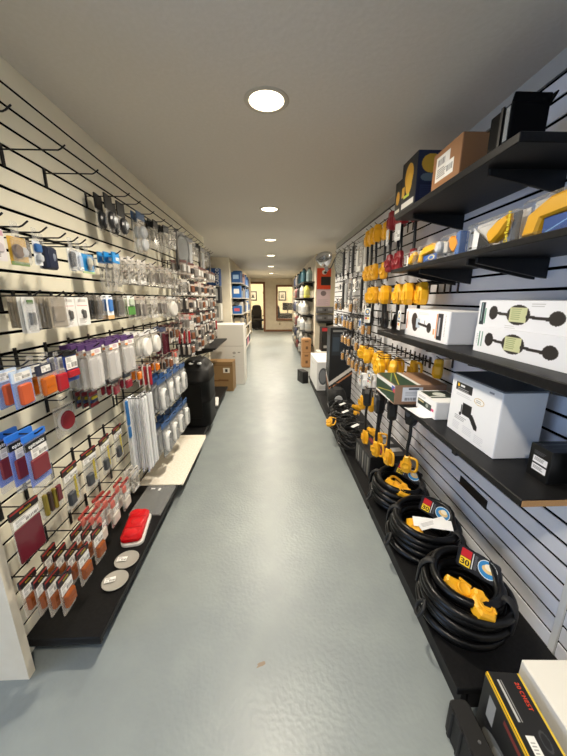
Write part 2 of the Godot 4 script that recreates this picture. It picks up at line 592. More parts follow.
# ---------- fixtures ----------
const NUM := ["first", "second", "third", "fourth", "fifth", "sixth", "seventh", "eighth", "ninth", "tenth", "eleventh", "twelfth", "thirteenth", "fourteenth", "fifteenth", "sixteenth", "seventeenth", "eighteenth"]
const CNT := ["none", "one", "two", "three", "four", "five", "six", "seven", "eight", "nine"]
func bracket_mesh(depth: float) -> ArrayMesh:      # knife bracket: deep at the wall, shallow at the front; z runs out from the wall
	return ext("kb%.3f" % depth, PackedVector2Array([Vector2(0, 0), Vector2(0, -0.08), Vector2(0.03, -0.076), Vector2(depth, -0.022), Vector2(depth, 0)]), 0.014, 0.002)
func wall_shelf(n: String, label: String, x: float, top: float, z0: float, z1: float, th: float, m: Material, braces: Array) -> Node3D:
	var d := WR - x
	var s := thing(n, label, "shelf", Vector3(x + d / 2, top, (z0 + z1) / 2))
	part("board", bx(d, th, absf(z1 - z0), 0.003), m, s, Vector3(0, -th / 2, 0))
	for z in braces: part("bracket", bracket_mesh(d * 0.86), H("0c0c0d", 0.45), s, Vector3(d / 2, -th, z - s.position.z), Vector3(0, PI, 0))
	return s
func fixtures() -> void:
	var blk := noisy("black laminate", Color.html("151516"), Color.html("1b1b1c"), 0.05, 0.45, 2.0)
	wall_shelf("wall_shelf", "topmost black wall shelf, seen from below, with three boxes on it", 0.77, 2.003, -1.09, -2.1, 0.03, blk, [-1.3, -1.95])
	wall_shelf("wall_shelf", "long black wall shelf holding the yellow clamshell packs", 0.77, 1.683, -0.5, -2.1, 0.022, blk, [-0.75, -1.3, -1.36, -1.8, -1.95])
	wall_shelf("wall_shelf", "black wall shelf carrying the white surge tester cartons", 0.77, 1.285, -0.5, -2.28, 0.034, blk, [-0.85, -1.25, -1.62, -2.1])
	var s4 := wall_shelf("wall_shelf", "lowest black wall shelf, with raw chipboard end, under the big white carton", 0.775, 0.89, -0.825, -2.12, 0.026, blk, [-1.0, -1.5, -2.0])
	part("raw_end", bx(0.34, 0.02, 0.003), noisy("chipboard", Color.html("b08a5c"), Color.html("8e6a42"), 0.2, 0.9, 6.0), s4, Vector3(0, -0.013, 0.6485))
	part("shelf_clip", bx(0.02, 0.016, 0.03, 0.002), blk, s4, Vector3(-0.165, -0.03, 0.28))
	blk.metallic_specular = 0.3
	# base decks
	var lz := [-1.03, -2.35, -3.65, -4.93]
	for i in 3:
		var b := thing("base_shelf", ["low black base shelf with the red tail light on it", "low black base shelf under the white sheet", "low black base shelf beyond the black tank cover"][i], "shelf", Vector3(-0.893, 0, (lz[i] + lz[i + 1]) / 2), 0, "low base shelves under the cream slatwall")
		var L: float = lz[i] - lz[i + 1] - 0.003
		part("deck", bx(0.314, 0.03, L, 0.003), blk, b, Vector3(0, 0.105, 0))
		part("kick_board", bx(0.02, 0.088, L - (0.3 if i == 0 else 0.02)), H("111112", 0.6), b, Vector3(0.1, 0.045, -0.14 if i == 0 else 0.0))
		part("front_lip", bx(0.312, 0.012, 0.02, 0.002), H("0e0e0f", 0.5), b, Vector3(0, 0.085, L / 2 - 0.012))
		part("end_panel", bx(0.24, 0.088, 0.016), H("131314", 0.6), b, Vector3(-0.02, 0.045, L / 2 - (0.3 if i == 0 else 0.02)))
	var rz := [-0.8, -1.95, -3.15, -4.4, -5.6]
	for i in 4:
		var b := thing("base_shelf", ["low black base shelf under the nearest cable coil", "low black base shelf under the striped dark carton", "low black base shelf under the tangled cords", "low black base shelf below the tall dark display carton"][i], "shelf", Vector3(0.89, 0, (rz[i] + rz[i + 1]) / 2), 0, "low base shelves under the pale slatwall")
		var L: float = rz[i] - rz[i + 1] - 0.003
		part("deck", bx(0.45, 0.03, L, 0.003), blk, b, Vector3(0, 0.105, 0))
		part("kick_board", bx(0.02, 0.088, L - 0.02), H("111112", 0.6), b, Vector3(-0.19, 0.045, 0))
		part("end_panel", bx(0.38, 0.088, 0.016), H("131314", 0.6), b, Vector3(0.02, 0.045, L / 2 - 0.02))
	var mg := thing("magnet_strip", "short flat black strip stuck on the slatwall under the lowest wall shelf", "strip", Vector3(1.1195, 0.45, -1.505))
	mg.rotation.x = 0.02
	part("strip", bx(0.004, 0.055, 0.24, 0.001), H("09090a", 0.5), mg, Vector3(-0.0025, 0, 0))
	# narrow black shelf on the left, above the black tank cover
	var ls := thing("wall_shelf", "small black shelf above the black tank cover, end of the cream wall", "shelf", Vector3(-0.9, 0.87, -4.65))
	part("board", bx(0.3, 0.022, 1.1, 0.003), blk, ls, Vector3(0, -0.011, 0))
	for z in [-0.5, 0.5]: part("bracket", bracket_mesh(0.26), H("0c0c0d", 0.45), ls, Vector3(-0.15, -0.022, z))

# ---------- hooks and hanging stock ----------
var hooks_row := {}
func make_hook(t: Node3D, L: float) -> void:     # z runs out from the wall
	var m := H("131315", 0.35, 0.4)
	part("back_plate", bx(0.018, 0.08, 0.005, 0.0015), m, t, Vector3(0, -0.022, 0.0035))
	part("rod", tube(PackedVector3Array([Vector3(0, -0.004, 0.004), Vector3(0, -0.004, L * 0.5), Vector3(0, -0.004, L - 0.03), Vector3(0, 0.0, L - 0.02), Vector3(0, 0.014, L)]), 0.0029, 7, "rod%.3f" % L), m, t)
# one hook at (y, z) of the side's wall with n packs hung from it, the first 'gap' behind the tip
func hook(side: int, bay: String, row: String, y: float, z: float, L: float, style: String, n := 0, step := 0.03, gap := 0.035, jit := 0.12, turn := 0.0) -> void:
	var key := bay + row
	var k: int = hooks_row.get(key, 0)
	hooks_row[key] = k + 1
	var yaw := PI / 2 if side < 0 else -PI / 2
	var wx := WL if side < 0 else WR
	var where := "%s hook, %s row, %s bay" % [NUM[mini(k, 17)], row, bay]
	copy_of("hook%.3f" % L, make_hook.bind(L), "peg_hook", "black wire peg %s, %s" % [where, "empty" if n == 0 else "loaded with stock"], "hook", Vector3(wx, y, z), yaw, "slatwall peg hooks")
	for i in n:
		var off := L - gap - i * step
		if off < 0.012: break
		var st: Array = STY[style]
		var rank := "alone" if n == 1 else ("front of %s" % CNT[n] if i == 0 else "%s from tip" % NUM[i])
		copy_of(style, build_style.bind(style), st[0], "%s, %s, %s" % [st[1], rank, where], st[2], Vector3(wx - side * off, y - 0.0075, z + rng.randf_range(-0.002, 0.002)), yaw + side * (0.6 if style == "silver_oval" else turn) + rng.randf_range(-jit, jit), st[1] + " packs")
# style: [node name, description, category, width, height, [ops]]; ops are [kind, colour, x, y, w, h, depth] from the hang point, y down the pack as a fraction of height
const STY := {
	"white_pink": ["small_part_card", "white and pink bulb card", "pack", 0.06, 0.095, [["card", "efe9e6"], ["print", "pinkcard", 0, .5, .9, .9], ["lens", "d9cfd0", 0, .6, .5, .3, .012]], 0.03],
	"yellow_disc": ["reflector_card", "yellow card, round brown disc", "pack", 0.075, 0.09, [["card", "e0b23c"], ["disc", "6d4f33", -.12, .5, .55, .5, .014], ["disc", "c9ccd0", .2, .5, .4, .35, .016], ["bot", "8aa66b", .14], ["shell", "f0f0ee", 0, .5, .96, .9, .02]], 0.04],
	"blue_small": ["small_part_card", "narrow white and blue carded part", "pack", 0.045, 0.085, [["card", "dfe3e6"], ["lens", "2a66a8", 0, .3, .8, .35, .01], ["lens", "c3c9cf", 0, .7, .6, .3, .014]], 0.035],
	"navy_box": ["small_carton", "small navy carton, silver lens", "box", 0.075, 0.085, [["lens", "1c2540", 0, .5, 1, 1, .034], ["disc", "9fa6b4", .1, .45, .35, .5, .04], ["card", "cdd0d2"]], 0.04],
	"white_dark": ["small_part_card", "white card, dark part", "pack", 0.06, 0.085, [["card", "e4e4e2"], ["lens", "33363c", -.1, .5, .5, .7, .016], ["shell", "f2f2f2", 0, .5, .95, .92, .022]], 0.035],
	"lightblue": ["small_part_card", "pale blue narrow carded part", "pack", 0.045, 0.08, [["card", "cfd9e6"], ["lens", "9db4d6", 0, .5, .6, .6, .01], ["print", "label", 0, .88, .8, .18]], 0.04],
	"blue_bulb": ["bulb_card", "bright blue card with clear bulb", "pack", 0.09, 0.085, [["card", "1583c4"], ["disc", "c5bfa8", 0, .42, .32, .5, .022], ["lens", "8b8577", 0, .72, .16, .2, .016], ["bot", "b6cf9a", .12], ["shell", "f4f4f4", 0, .48, .5, .75, .03]], 0.04],
	"blue_header": ["hardware_bag", "clear bag with blue header", "pack", 0.085, 0.2, [["film", ""], ["head", "1c86cc", .27], ["print", "label", .15, .16, .45, .08], ["bits", "9c9a95", 0, .6, .8, .5]]],
	"hardware": ["hardware_bag", "clear bag of metal fittings", "pack", 0.1, 0.15, [["film", ""], ["head", "cfcac2", .14], ["bits", "8f8a82", 0, .55, .8, .6], ["print", "label", 0, .9, .6, .14]]],
	"slim_card": ["carded_part", "slim white card, green print", "pack", 0.052, 0.125, [["card", "e6e6e2"], ["lens", "5a7a4a", .1, .14, .5, .12, .004], ["lens", "4a4a48", -.1, .6, .16, .36, .01], ["lens", "6a6a68", .2, .6, .16, .36, .01], ["shell", "f0f0ee", 0, .55, .9, .8, .02]], .012],
	"grey_card": ["carded_part", "grey taupe clear carded part", "pack", 0.085, 0.118, [["card", "a79d8c"], ["lens", "8d8273", 0, .55, .7, .5, .008], ["shell", "d8d2c6", 0, .5, .97, .95, .014]], 0.01],
	"white_card": ["carded_part", "white card with grey print", "pack", 0.085, 0.12, [["card", "eceae6"], ["print", "whitecard", 0, .5, .96, .96], ["lens", "5c5a58", .05, .6, .22, .3, .01]], 0.012],
	"green_pack": ["carded_part", "white card with green base", "pack", 0.08, 0.11, [["card", "e6e6e0"], ["bot", "4f8a3c", .45], ["lens", "b9c4b0", 0, .35, .6, .35, .012]]],
	"bluewhite": ["carded_part", "white card with blue figure", "pack", 0.07, 0.12, [["card", "e9edf2"], ["lens", "3b79c4", 0, .42, .5, .5, .01], ["bot", "d8b27c", .16]]],
	"darkpack": ["carded_part", "dark grey carded part", "pack", 0.07, 0.115, [["card", "5f5a52"], ["lens", "2e2c2b", 0, .5, .7, .6, .012], ["shell", "cfcac0", 0, .5, .95, .95, .018]]],
	"orange_bag": ["lens_bag", "blue edged bag, orange lens", "pack", 0.095, 0.125, [["card", "5f8fdc"], ["film", ""], ["head", "cfe0f7", .3], ["print", "label", 0, .16, .8, .2], ["lens", "cc5a2e", 0, .66, .6, .56, .014]], 0.02],
	"amber_card": ["lens_card", "navy headed card with amber lens", "pack", 0.085, 0.118, [["film", "d8cfc0"], ["head", "242b44", .3], ["print", "label", .05, .13, .6, .2], ["amber", "c9681a", 0, .66, .8, .56, .018]], 0.025],
	"red_lens": ["lens_card", "clear pack with slanted red lens", "pack", 0.08, 0.09, [["film", ""], ["red", "b01f2c", 0, .55, .72, .75, .016]], 0.06],
	"bluered": ["lens_card", "red lens card with blue foot", "pack", 0.08, 0.125, [["card", "3a55a8"], ["head", "14161b", .14], ["print", "label", 0, .38, .84, .4], ["red", "b5232e", 0, .74, .86, .24, .014]]],
	"purple_bag": ["clear_bag", "long clear bag with purple header", "pack", 0.13, 0.215, [["film", ""], ["head", "51346b", .12], ["print", "orangelabel", .1, .18, .7, .13], ["milky", "e6e4e2", -.05, .62, .8, .66, .014], ["milky", "f2f0ee", .12, .6, .3, .6, .02]], -0.005],
	"white_disc": ["cap_pack", "clear bag with round white cap", "pack", 0.15, 0.17, [["film", ""], ["head", "e4e4e2", .12], ["disc", "e9e7e1", 0, .58, .82, .72, .03]]],
	"maroon_bag": ["lens_bag", "blue topped maroon lens bag", "pack", 0.12, 0.22, [["film", ""], ["head", "3c4a6a", .16], ["red", "54202a", 0, .56, .8, .72, .03]]],
	"blue_pack": ["reflector_pack", "bright blue maroon reflector pack", "pack", 0.105, 0.215, [["film", ""], ["blue", ""], ["head", "2b7ae2", .1], ["band", "0f1116", .2, .12], ["text", "optronics", 0, .2], ["print", "label", .06, .34, .72, .16], ["red", "7d3038", 0, .6, .76, .34, .01]]],
	"red_reflector": ["reflector_pack", "clear pack, round red reflector", "pack", 0.13, 0.15, [["film", ""], ["disc", "e9e6e0", 0, .5, .8, .7, .014], ["red", "a3303c", 0, .5, 0, 0, .05]], 0.03],
	"grey_reflector": ["reflector_card", "grey card, red and yellow patches", "pack", 0.085, 0.095, [["card", "6f6a68"], ["lens", "8e1f2c", 0, .2, .8, .22, .006], ["lens", "e8d33c", .08, .48, .6, .16, .007], ["lens", "3c62b0", 0, .64, .7, .12, .007], ["red", "7c2630", 0, .84, .8, .2, .008]], 0.015],
	"maroon_small": ["lens_card", "clear pack with small maroon lens", "pack", 0.085, 0.1, [["film", ""], ["head", "2c3640", .25], ["red", "8d2433", 0, .66, .74, .5, .018]]],
	"chain_bag": ["chain_bag", "red headed bag, yellow chain", "pack", 0.115, 0.22, [["film", ""], ["head", "1a1517", .15], ["print", "redhead", 0, .075, .98, .14], ["print", "label", 0, .23, .9, .14], ["chain", "c9b821", .22, .55], ["lens", "3b3f45", -.2, .72, .4, .3, .02]]],
	"brown_gold": ["trim_bag", "clear bag of gold brown trim", "pack", 0.13, 0.125, [["film", ""], ["lens", "8a7a24", -.3, .55, .14, .8, .016], ["lens", "3b2417", -.1, .55, .16, .72, .016], ["lens", "a08a2c", .08, .55, .12, .78, .02], ["red", "6d2530", .3, .5, .22, .6, .014]]],
	"maroon_flat": ["reflector_card", "large flat maroon reflector sheet", "pack", 0.13, 0.225, [["film", ""], ["head", "1a1517", .14], ["print", "redhead", 0, .07, .98, .13], ["print", "label", 0, .24, .9, .14], ["red", "6b2430", 0, .66, .94, .64, .006], ["print", "label", .22, .66, .3, .09]]],
	"amber_marker": ["marker_light_card", "red headed amber marker light card", "pack", 0.078, 0.17, [["film", "d9c9b8"], ["head", "1a1517", .2], ["print", "redhead", 0, .1, .98, .18], ["print", "label", 0, .34, .86, .24], ["amber", "8f4a20", 0, .66, .74, .34, .02]]],
	"red_parts": ["lens_bag", "red topped bag of pink parts", "pack", 0.1, 0.18, [["film", ""], ["head", "a83c36", .09], ["lens", "c96a5e", -.2, .24, .36, .22, .012], ["print", "label", .1, .5, .6, .16], ["lens", "cfc8bd", 0, .78, .7, .32, .012]]],
	"strip_pack": ["trim_strip_pack", "tall white strip pack, blue edge", "pack", 0.1, 0.56, [["film", "eef0f2"], ["lens", "e8eaec", .1, .5, .5, .96, .012], ["lens", "2f6fae", -.25, .18, .3, .3, .013], ["lens", "2f6fae", -.25, .42, .3, .14, .013], ["bot", "8d94b8", .1]]],
	"strip_white": ["trim_strip_pack", "tall plain white strip pack", "pack", 0.09, 0.55, [["film", "eef0f2"], ["lens", "eceef0", .15, .5, .3, .96, .014], ["lens", "dfe1e4", -.2, .5, .24, .96, .01], ["bot", "8d94b8", .08]]],
	"oval_cap": ["vent_cap_pack", "grey card, white oval cap", "pack", 0.15, 0.27, [["card", "6a6d73"], ["head", "2f5a94", .14], ["cap", "efefec", 0, .6], ["shell", "e8e8e8", 0, .6, .95, .76, .012]]],
	"mirror_black": ["mirror_pack", "black topped oval mirror shell", "pack", 0.1, 0.19, [["film", ""], ["head", "131416", .42], ["disc", "2a2c30", 0, .7, .8, .5, .03], ["disc", "c8ccd0", .08, .68, .4, .26, .04]]],
	"mirror_blue": ["mirror_pack", "blue headed silver mirror shell", "pack", 0.12, 0.26, [["film", ""], ["head", "27507c", .18], ["disc", "b9bdc1", 0, .48, .66, .3, .03], ["disc", "d9dcdf", .05, .78, .6, .3, .03]]],
	"black_bag": ["hardware_bag", "clear bag with black header", "pack", 0.1, 0.2, [["film", ""], ["head", "17181a", .25], ["bits", "8b8880", 0, .6, .7, .5]]],
	"silver_oval": ["mirror_pack", "large clear oval mirror shell", "pack", 0.19, 0.33, [["oval", "cfd2d2", .19, .31]]],
	"dark_strip": ["wiper_pack", "long narrow dark strip pack", "pack", 0.05, 0.36, [["card", "1d1c1d"], ["lens", "6f6a62", .1, .55, .4, .7, .01]]],
	"chrome_pack": ["chrome_part_card", "small card with chrome part", "pack", 0.075, 0.13, [["card", "a49a90"], ["lens", "d8d6d2", 0, .55, .5, .5, .018], ["head", "6d4a46", .18]]],
	"red_mixed": ["carded_part", "red topped card, dark part", "pack", 0.08, 0.15, [["card", "b8a596"], ["head", "5e2a28", .11], ["lens", "2c2a2b", 0, .5, .6, .36, .016], ["print", "label", 0, .86, .7, .18]]],
	"brown_mixed": ["carded_part", "clear pack with brown lamp lens", "pack", 0.085, 0.15, [["film", ""], ["head", "1d1b1c", .2], ["amber", "86553c", 0, .55, .6, .45, .02], ["print", "label", 0, .9, .6, .12]]],
	"black_mixed": ["carded_part", "black card with silver clip", "pack", 0.08, 0.14, [["card", "222021"], ["lens", "b5aca2", 0, .5, .34, .6, .016], ["print", "label", 0, .14, .5, .12]]],
	"grey_mixed": ["hardware_bag", "clear bag with grey fitting", "pack", 0.09, 0.15, [["film", ""], ["head", "b8aaa0", .16], ["lens", "7b7570", 0, .58, .6, .5, .02]]],
	"orange_small": ["lens_card", "clear pack with small orange lens", "pack", 0.07, 0.09, [["film", ""], ["amber", "e07a1c", 0, .55, .7, .6, .02]]],
	"redlong": ["lens_card", "tall thin red part card", "pack", 0.05, 0.17, [["card", "d8d0c8"], ["lens", "a8202a", 0, .5, .5, .8, .014]]],
	"amp_card": ["plug_card", "black card with yellow plug", "pack", 0.075, 0.16, [["card", "2b2c30"], ["lens", "d89a22", 0, .66, .44, .52, .03], ["lens", "b9bcc0", 0, .24, .5, .16, .01], ["shell", "e8e8e8", 0, .62, .8, .68, .04]]],
	"bracket_card": ["bracket_pack", "white clear-wrapped angle bracket", "pack", 0.2, 0.3, [["film", ""], ["lens", "cfcfcb", -.2, .6, .28, .7, .02], ["lens", "d6d6d2", .06, .88, .8, .18, .02], ["head", "9b9c9c", .14]]],
	"black_tall": ["wiper_pack", "tall black pack with grey window", "pack", 0.09, 0.36, [["card", "161617"], ["lens", "3c3d40", .05, .5, .4, .8, .02]]],
	"clear_tall": ["clear_bag", "tall clear bag of grey tubing", "pack", 0.12, 0.3, [["film", ""], ["head", "8a8b8e", .14], ["lens", "a9abad", 0, .56, .5, .7, .02]]],
}
func build_style(t: Node3D, style: String) -> void:
	var s: Array = STY[style]
	var w: float = s[3]
	var h: float = s[4]
	var drop: float = s[6] if s.size() > 6 else 0.0
	var y0 := 0.012 - drop     # top edge; a clear tab reaches up to the rod when the card hangs lower
	if drop > 0.02: part("hang_tab", plate(0.03, drop + 0.012, 0.002, 0.006), clear_mat("f0f0ee", 0.15), t, Vector3(0, 0.014 - drop / 2, 0))
	for o in s[5]:
		var c: String = o[1]
		match o[0]:
			"card": part("backing_card", plate(w, h, 0.0014, 0.005), H(c, 0.5), t, Vector3(0, y0 - h / 2, 0))
			"blue":
				part("blue_card", plate(w * 0.94, h * 0.86, 0.0016, 0.004), H("1566e0", 0.35), t, Vector3(0, y0 - h * 0.45, 0))
			"film": part("clear_bag", plate(w, h, 0.006, 0.008, 0.0026), clear_mat(c if c else "e9e6e0", 0.34 if c else 0.2), t, Vector3(0, y0 - h / 2, 0.002))
			"shell": part("clear_shell", plate(w * o[4], h * o[5], o[6], 0.008, o[6] * 0.4), clear_mat(c, 0.16), t, Vector3(w * o[2], y0 - h * o[3], o[6] / 2 + 0.001))
			"head": part("header", plate(w * 1.0, h * o[2], 0.0075, 0.003), H(c, 0.45), t, Vector3(0, y0 - h * o[2] / 2, 0.002))
			"band": part("title_band", plate(w * 0.95, h * o[3], 0.0072, 0.001), H(c, 0.45), t, Vector3(0, y0 - h * o[2], 0.002))
			"bot": part("foot_band", plate(w * 0.98, h * o[2], 0.003, 0.003), H(c), t, Vector3(0, y0 - h * (1 - o[2] / 2), 0.0006))
			"print": part("printed_label", face(w * o[4], h * o[5]), print_mat(c), t, Vector3(w * o[2], y0 - h * o[3], 0.0068 if c != "whitecard" and c != "pinkcard" else 0.0016))
			"lens": part("insert", plate(w * o[4], h * o[5], o[6], minf(0.008, o[6]), o[6] * 0.25), H(c, 0.4), t, Vector3(w * o[2], y0 - h * o[3], o[6] / 2))
			"milky": part("insert", plate(w * o[4], h * o[5], o[6], 0.012, o[6] * 0.3), clear_mat(c, 0.42, 0.2), t, Vector3(w * o[2], y0 - h * o[3], o[6] / 2))
			"disc": part("disc", disc(w * o[4] / 2, h * o[5] / 2, o[6], o[6] * 0.3), H(c, 0.3), t, Vector3(w * o[2], y0 - h * o[3], o[6] / 2))
			"amber", "red":
				if o[4] == 0: part("reflector", disc(w * 0.34, w * 0.34, 0.024, 0.004), H(c, 0.2), t, Vector3(0, y0 - h * 0.5, 0.01))
				else:
					part("lens", plate(w * o[4], h * o[5], o[6], 0.006, o[6] * 0.3), H(c, 0.18), t, Vector3(w * o[2], y0 - h * o[3], o[6] / 2 + 0.001))
					if o[0] == "amber": part("lens_rib", plate(w * o[4] * 0.7, h * o[5] * 0.1, o[6] + 0.004, 0.001), H(c, 0.15), t, Vector3(w * o[2], y0 - h * o[3], o[6] / 2 + 0.001))
			"text": letters(o[1], 0.0125, H("f2f4f6"), t, Vector3(0, y0 - h * o[3], 0.0062))
			"bits":
				var st := st_new()
				var r := RandomNumberGenerator.new()
				r.seed = style.hash()
				for i in 9: put_ext(st, oval(r.randf_range(.005, .011), r.randf_range(.005, .014), 8), 0.007, 0.001, Vector3((r.randf() - .5) * w * o[4], y0 - h * (o[3] + (r.randf() - .5) * o[5]), 0.004))
				var b := part("fittings", done(st), H(c, 0.35, 0.5), t)
				b.set_meta("kind", "stuff")
			"chain":
				var st := st_new()
				for i in 11:
					var p := PackedVector3Array()
					for q in 9: p.append(Vector3(w * o[2] + cos(TAU * q / 8) * 0.005 * (1.0 if i % 2 else .5), y0 - h * 0.32 - i * 0.011 + sin(TAU * q / 8) * 0.008, 0.006 + (0.0 if i % 2 else cos(TAU * q / 8) * 0.004)))
					put_tube(st, p, 0.0018, 5)
				part("chain", done(st), H(c, 0.4), t)
			"cap":
				part("cap", plate(w * 0.62, h * 0.62, 0.034, w * 0.31, 0.012, 6), H(c, 0.35), t, Vector3(0, y0 - h * o[3], 0.018))
				part("cap_vent", plate(w * 0.34, h * 0.3, 0.006, 0.012, 0.001), H("9a9c9e"), t, Vector3(0, y0 - h * o[3] - h * 0.07, 0.034))
			"oval":
				part("mirror", disc(o[2] * 0.42, o[3] * 0.42, 0.02, 0.006, 28), H("d2d5d5", 0.12, 0.8), t, Vector3(0, y0 - h / 2, 0.012))
				part("rim", tube(curve_ring(o[2] * 0.44, o[3] * 0.44, y0 - h / 2), 0.006, 6), H("3a3c3e", 0.3), t)
				part("clear_shell", disc(o[2] / 2, o[3] / 2, 0.03, 0.012, 28), clear_mat(c, 0.22), t, Vector3(0, y0 - h / 2, 0.014))
				part("header", plate(0.1, 0.05, 0.004, 0.004), H("d5d2cc"), t, Vector3(0, y0 - 0.025, 0.004))
func curve_ring(rx: float, ry: float, y: float) -> PackedVector3Array:
	var p := PackedVector3Array()
	for i in 25: p.append(Vector3(cos(TAU * i / 24) * rx, y + sin(TAU * i / 24) * ry, 0.02))
	return p
func print_mat(k: String) -> StandardMaterial3D:
	match k:
		"label": return ink("label", 48, 32, "f3f2ee", [["l", .08, .1, .5, .3, "6a6a6a"], ["b", .45, .5, .48, .38, "1c1c1c"], ["l", .08, .55, .28, .3, "8a8a8a"]])
		"orangelabel": return ink("orangelabel", 48, 24, "f4f0ea", [["r", 0, .6, .3, .4, "e08a4a"], ["l", .35, .15, .5, .6, "9a4a6a"]])
		"redhead": return ink("redhead", 64, 24, "1a1416", [["r", 0, 0, 1, .24, "a8322e"], ["r", .3, .5, .42, .26, "c9b43a"], ["r", .34, .58, .34, .1, "4a3a1a"]])
		"pinkcard": return ink("pinkcard", 40, 60, "f0eae8", [["r", 0, 0, 1, .18, "d8a8b4"], ["e", .3, .4, .4, .3, "b08a8c"], ["l", .1, .8, .7, .15, "8a7a7a"]])
		"whitecard": return ink("whitecard", 48, 72, "edebe7", [["r", .1, .28, .8, .02, "c84a4a"], ["r", .2, .06, .6, .1, "c9c6c0"], ["l", .15, .75, .6, .18, "8c8a86"], ["e", .35, .42, .3, .2, "6a6866"]])
	return ink("label", 48, 32, "f3f2ee", [])

func left_stock() -> void:
	var F := "first cream"
	# top row
	for z in [-1.17, -1.43, -1.67]: hook(-1, F, "top", 2.068, z, 0.25, "", 0)
	for e in [[-2.0, "mirror_black", 2, .055, .13], [-2.15, "mirror_black", 2, .055, .13], [-2.38, "mirror_blue", 2, .04, .1], [-2.6, "black_bag", 3, .03, .08], [-2.78, "black_bag", 3, .03, .06], [-2.95, "hardware", 2, .03, .05]]: hook(-1, F, "top", 2.068, e[0], .25, e[1], e[2], e[3], e[4])
	for e in [[-1.05, "white_pink", 3, .03], [-1.15, "yellow_disc", 1, .045, .05], [-1.24, "blue_small", 1, .03, .05], [-1.345, "navy_box", 1, .05, .1], [-1.425, "white_dark", 1, .03, .04], [-1.48, "lightblue", 2, .03, .04], [-1.56, "blue_bulb", 1, .04, .05], [-1.8, "blue_header", 3, .035], [-1.98, "hardware", 3, .04], [-2.14, "hardware", 4, .04], [-2.32, "hardware", 3, .04], [-2.5, "grey_mixed", 3, .04], [-2.68, "hardware", 3, .04], [-2.86, "hardware", 3, .04]]: hook(-1, F, "second", 1.735, e[0], .25, e[1], e[2], e[3], e[4] if e.size() > 4 else .035)
	for e in [[-1.15, "slim_card", 2, .018, .05], [-1.275, "grey_card", 8, .022], [-1.345, "white_card", 2, .02], [-1.435, "white_card", 3, .016], [-1.57, "darkpack", 3, .03], [-1.68, "bluewhite", 2, .03], [-1.79, "darkpack", 3, .03], [-1.93, "green_pack", 2, .04], [-2.1, "grey_mixed", 3, .04], [-2.3, "hardware", 3, .04], [-2.5, "grey_mixed", 3, .04], [-2.7, "white_disc", 2, .05], [-2.9, "grey_mixed", 3, .04]]: hook(-1, F, "third", 1.515, e[0], .25, e[1], e[2], e[3], e[4] if e.size() > 4 else .035)
	for e in [[-1.035, "orange_bag", 2, .05], [-1.14, "amber_card", 2, .04], [-1.215, "red_lens", 2, .04], [-1.295, "bluered", 3, .03], [-1.47, "purple_bag", 4, .035], [-1.64, "purple_bag", 4, .035], [-1.82, "purple_bag", 3, .04], [-2.06, "white_disc", 3, .045], [-2.24, "white_disc", 2, .045], [-2.42, "maroon_bag", 2, .05], [-2.6, "red_mixed", 3, .04], [-2.75, "brown_mixed", 3, .04], [-2.92, "red_mixed", 3, .04]]: hook(-1, F, "fourth", 1.29, e[0], .25, e[1], e[2], e[3])
	hook(-1, F, "fifth", 1.05, -1.035, .25, "blue_pack", 4, .052)
	for e in [[-1.41, "red_reflector", 1, .1], [-1.61, "grey_reflector", 3, .13], [-1.78, "maroon_small", 3, .16], [-1.92, "maroon_small", 3, .17], [-2.06, "orange_small", 2, .18], [-2.2, "redlong", 3, .2], [-2.34, "orange_small", 3, .2], [-2.5, "red_mixed", 3, .2], [-2.66, "brown_mixed", 3, .2], [-2.84, "red_parts", 3, .2]]: hook(-1, F, "fifth", 1.05, e[0], e[3], e[1], e[2], .035, .03)
	hook(-1, F, "sixth", .735, -1.07, .12, "maroon_flat", 1, .02, .03)
	for e in [[-1.2, "brown_gold", 1, .12], [-1.36, "chain_bag", 1, .1], [-1.52, "chain_bag", 1, .1], [-1.675, "chain_bag", 1, .1], [-1.83, "chain_bag", 1, .1]]: hook(-1, F, "sixth", .735, e[0], e[3], e[1], e[2], .03, .02)
	hook(-1, F, "seventh", .87, -1.99, .2, "strip_pack", 1, .045, .11, .04)
	hook(-1, F, "seventh", .87, -2.03, .2, "strip_white", 3, .04, .02, .04)
	hook(-1, F, "seventh", .87, -2.13, .2, "strip_white", 2, .04, .02, .04)
	for e in [[-2.27, 2], [-2.45, 3], [-2.63, 2], [-2.81, 2]]: hook(-1, F, "seventh", .93, e[0], .25, "oval_cap", e[1], .05, .03, .05)
	for e in [[-2.27, 3], [-2.45, 3], [-2.63, 3], [-2.81, 2]]: hook(-1, F, "eighth", .585, e[0], .25, "oval_cap", e[1], .05, .03, .05)
	for e in [[-1.015, 4], [-1.135, 4], [-1.25, 3]]: hook(-1, F, "lowest", .415 + (0.06 if e[0] < -1.1 else 0.05), e[0], .25, "amber_marker", e[1], .046, .02, .05)
	for e in [[-1.42, "red_parts", 3, .17], [-1.56, "red_parts", 3, .17], [-1.7, "red_parts", 2, .17], [-1.84, "hardware", 2, .17]]: hook(-1, F, "lowest", .435, e[0], e[3], e[1], e[2], .04, .02)
	# second and third bays: smaller stock, closely hung
	var B := ["second cream", "third cream"]
	var kinds := [["dark_strip", "silver_oval", "dark_strip", "clear_tall", "hardware", "black_bag"], ["chrome_pack", "chrome_pack", "chrome_pack", "red_mixed", "grey_mixed", "chrome_pack"], ["grey_mixed", "red_mixed", "hardware", "black_mixed", "brown_mixed", "red_mixed"], ["black_mixed", "grey_mixed", "brown_mixed", "black_mixed", "red_mixed", "chrome_pack"], ["red_mixed", "brown_mixed", "black_mixed", "brown_mixed", "grey_mixed", "red_parts"], ["brown_mixed", "black_mixed", "red_mixed", "grey_mixed", "black_mixed", "redlong"], ["black_mixed", "brown_mixed", "darkpack", "red_mixed", "brown_mixed", "grey_card"]]
	var ys := [2.13, 1.86, 1.68, 1.51, 1.35, 1.2, 1.06]
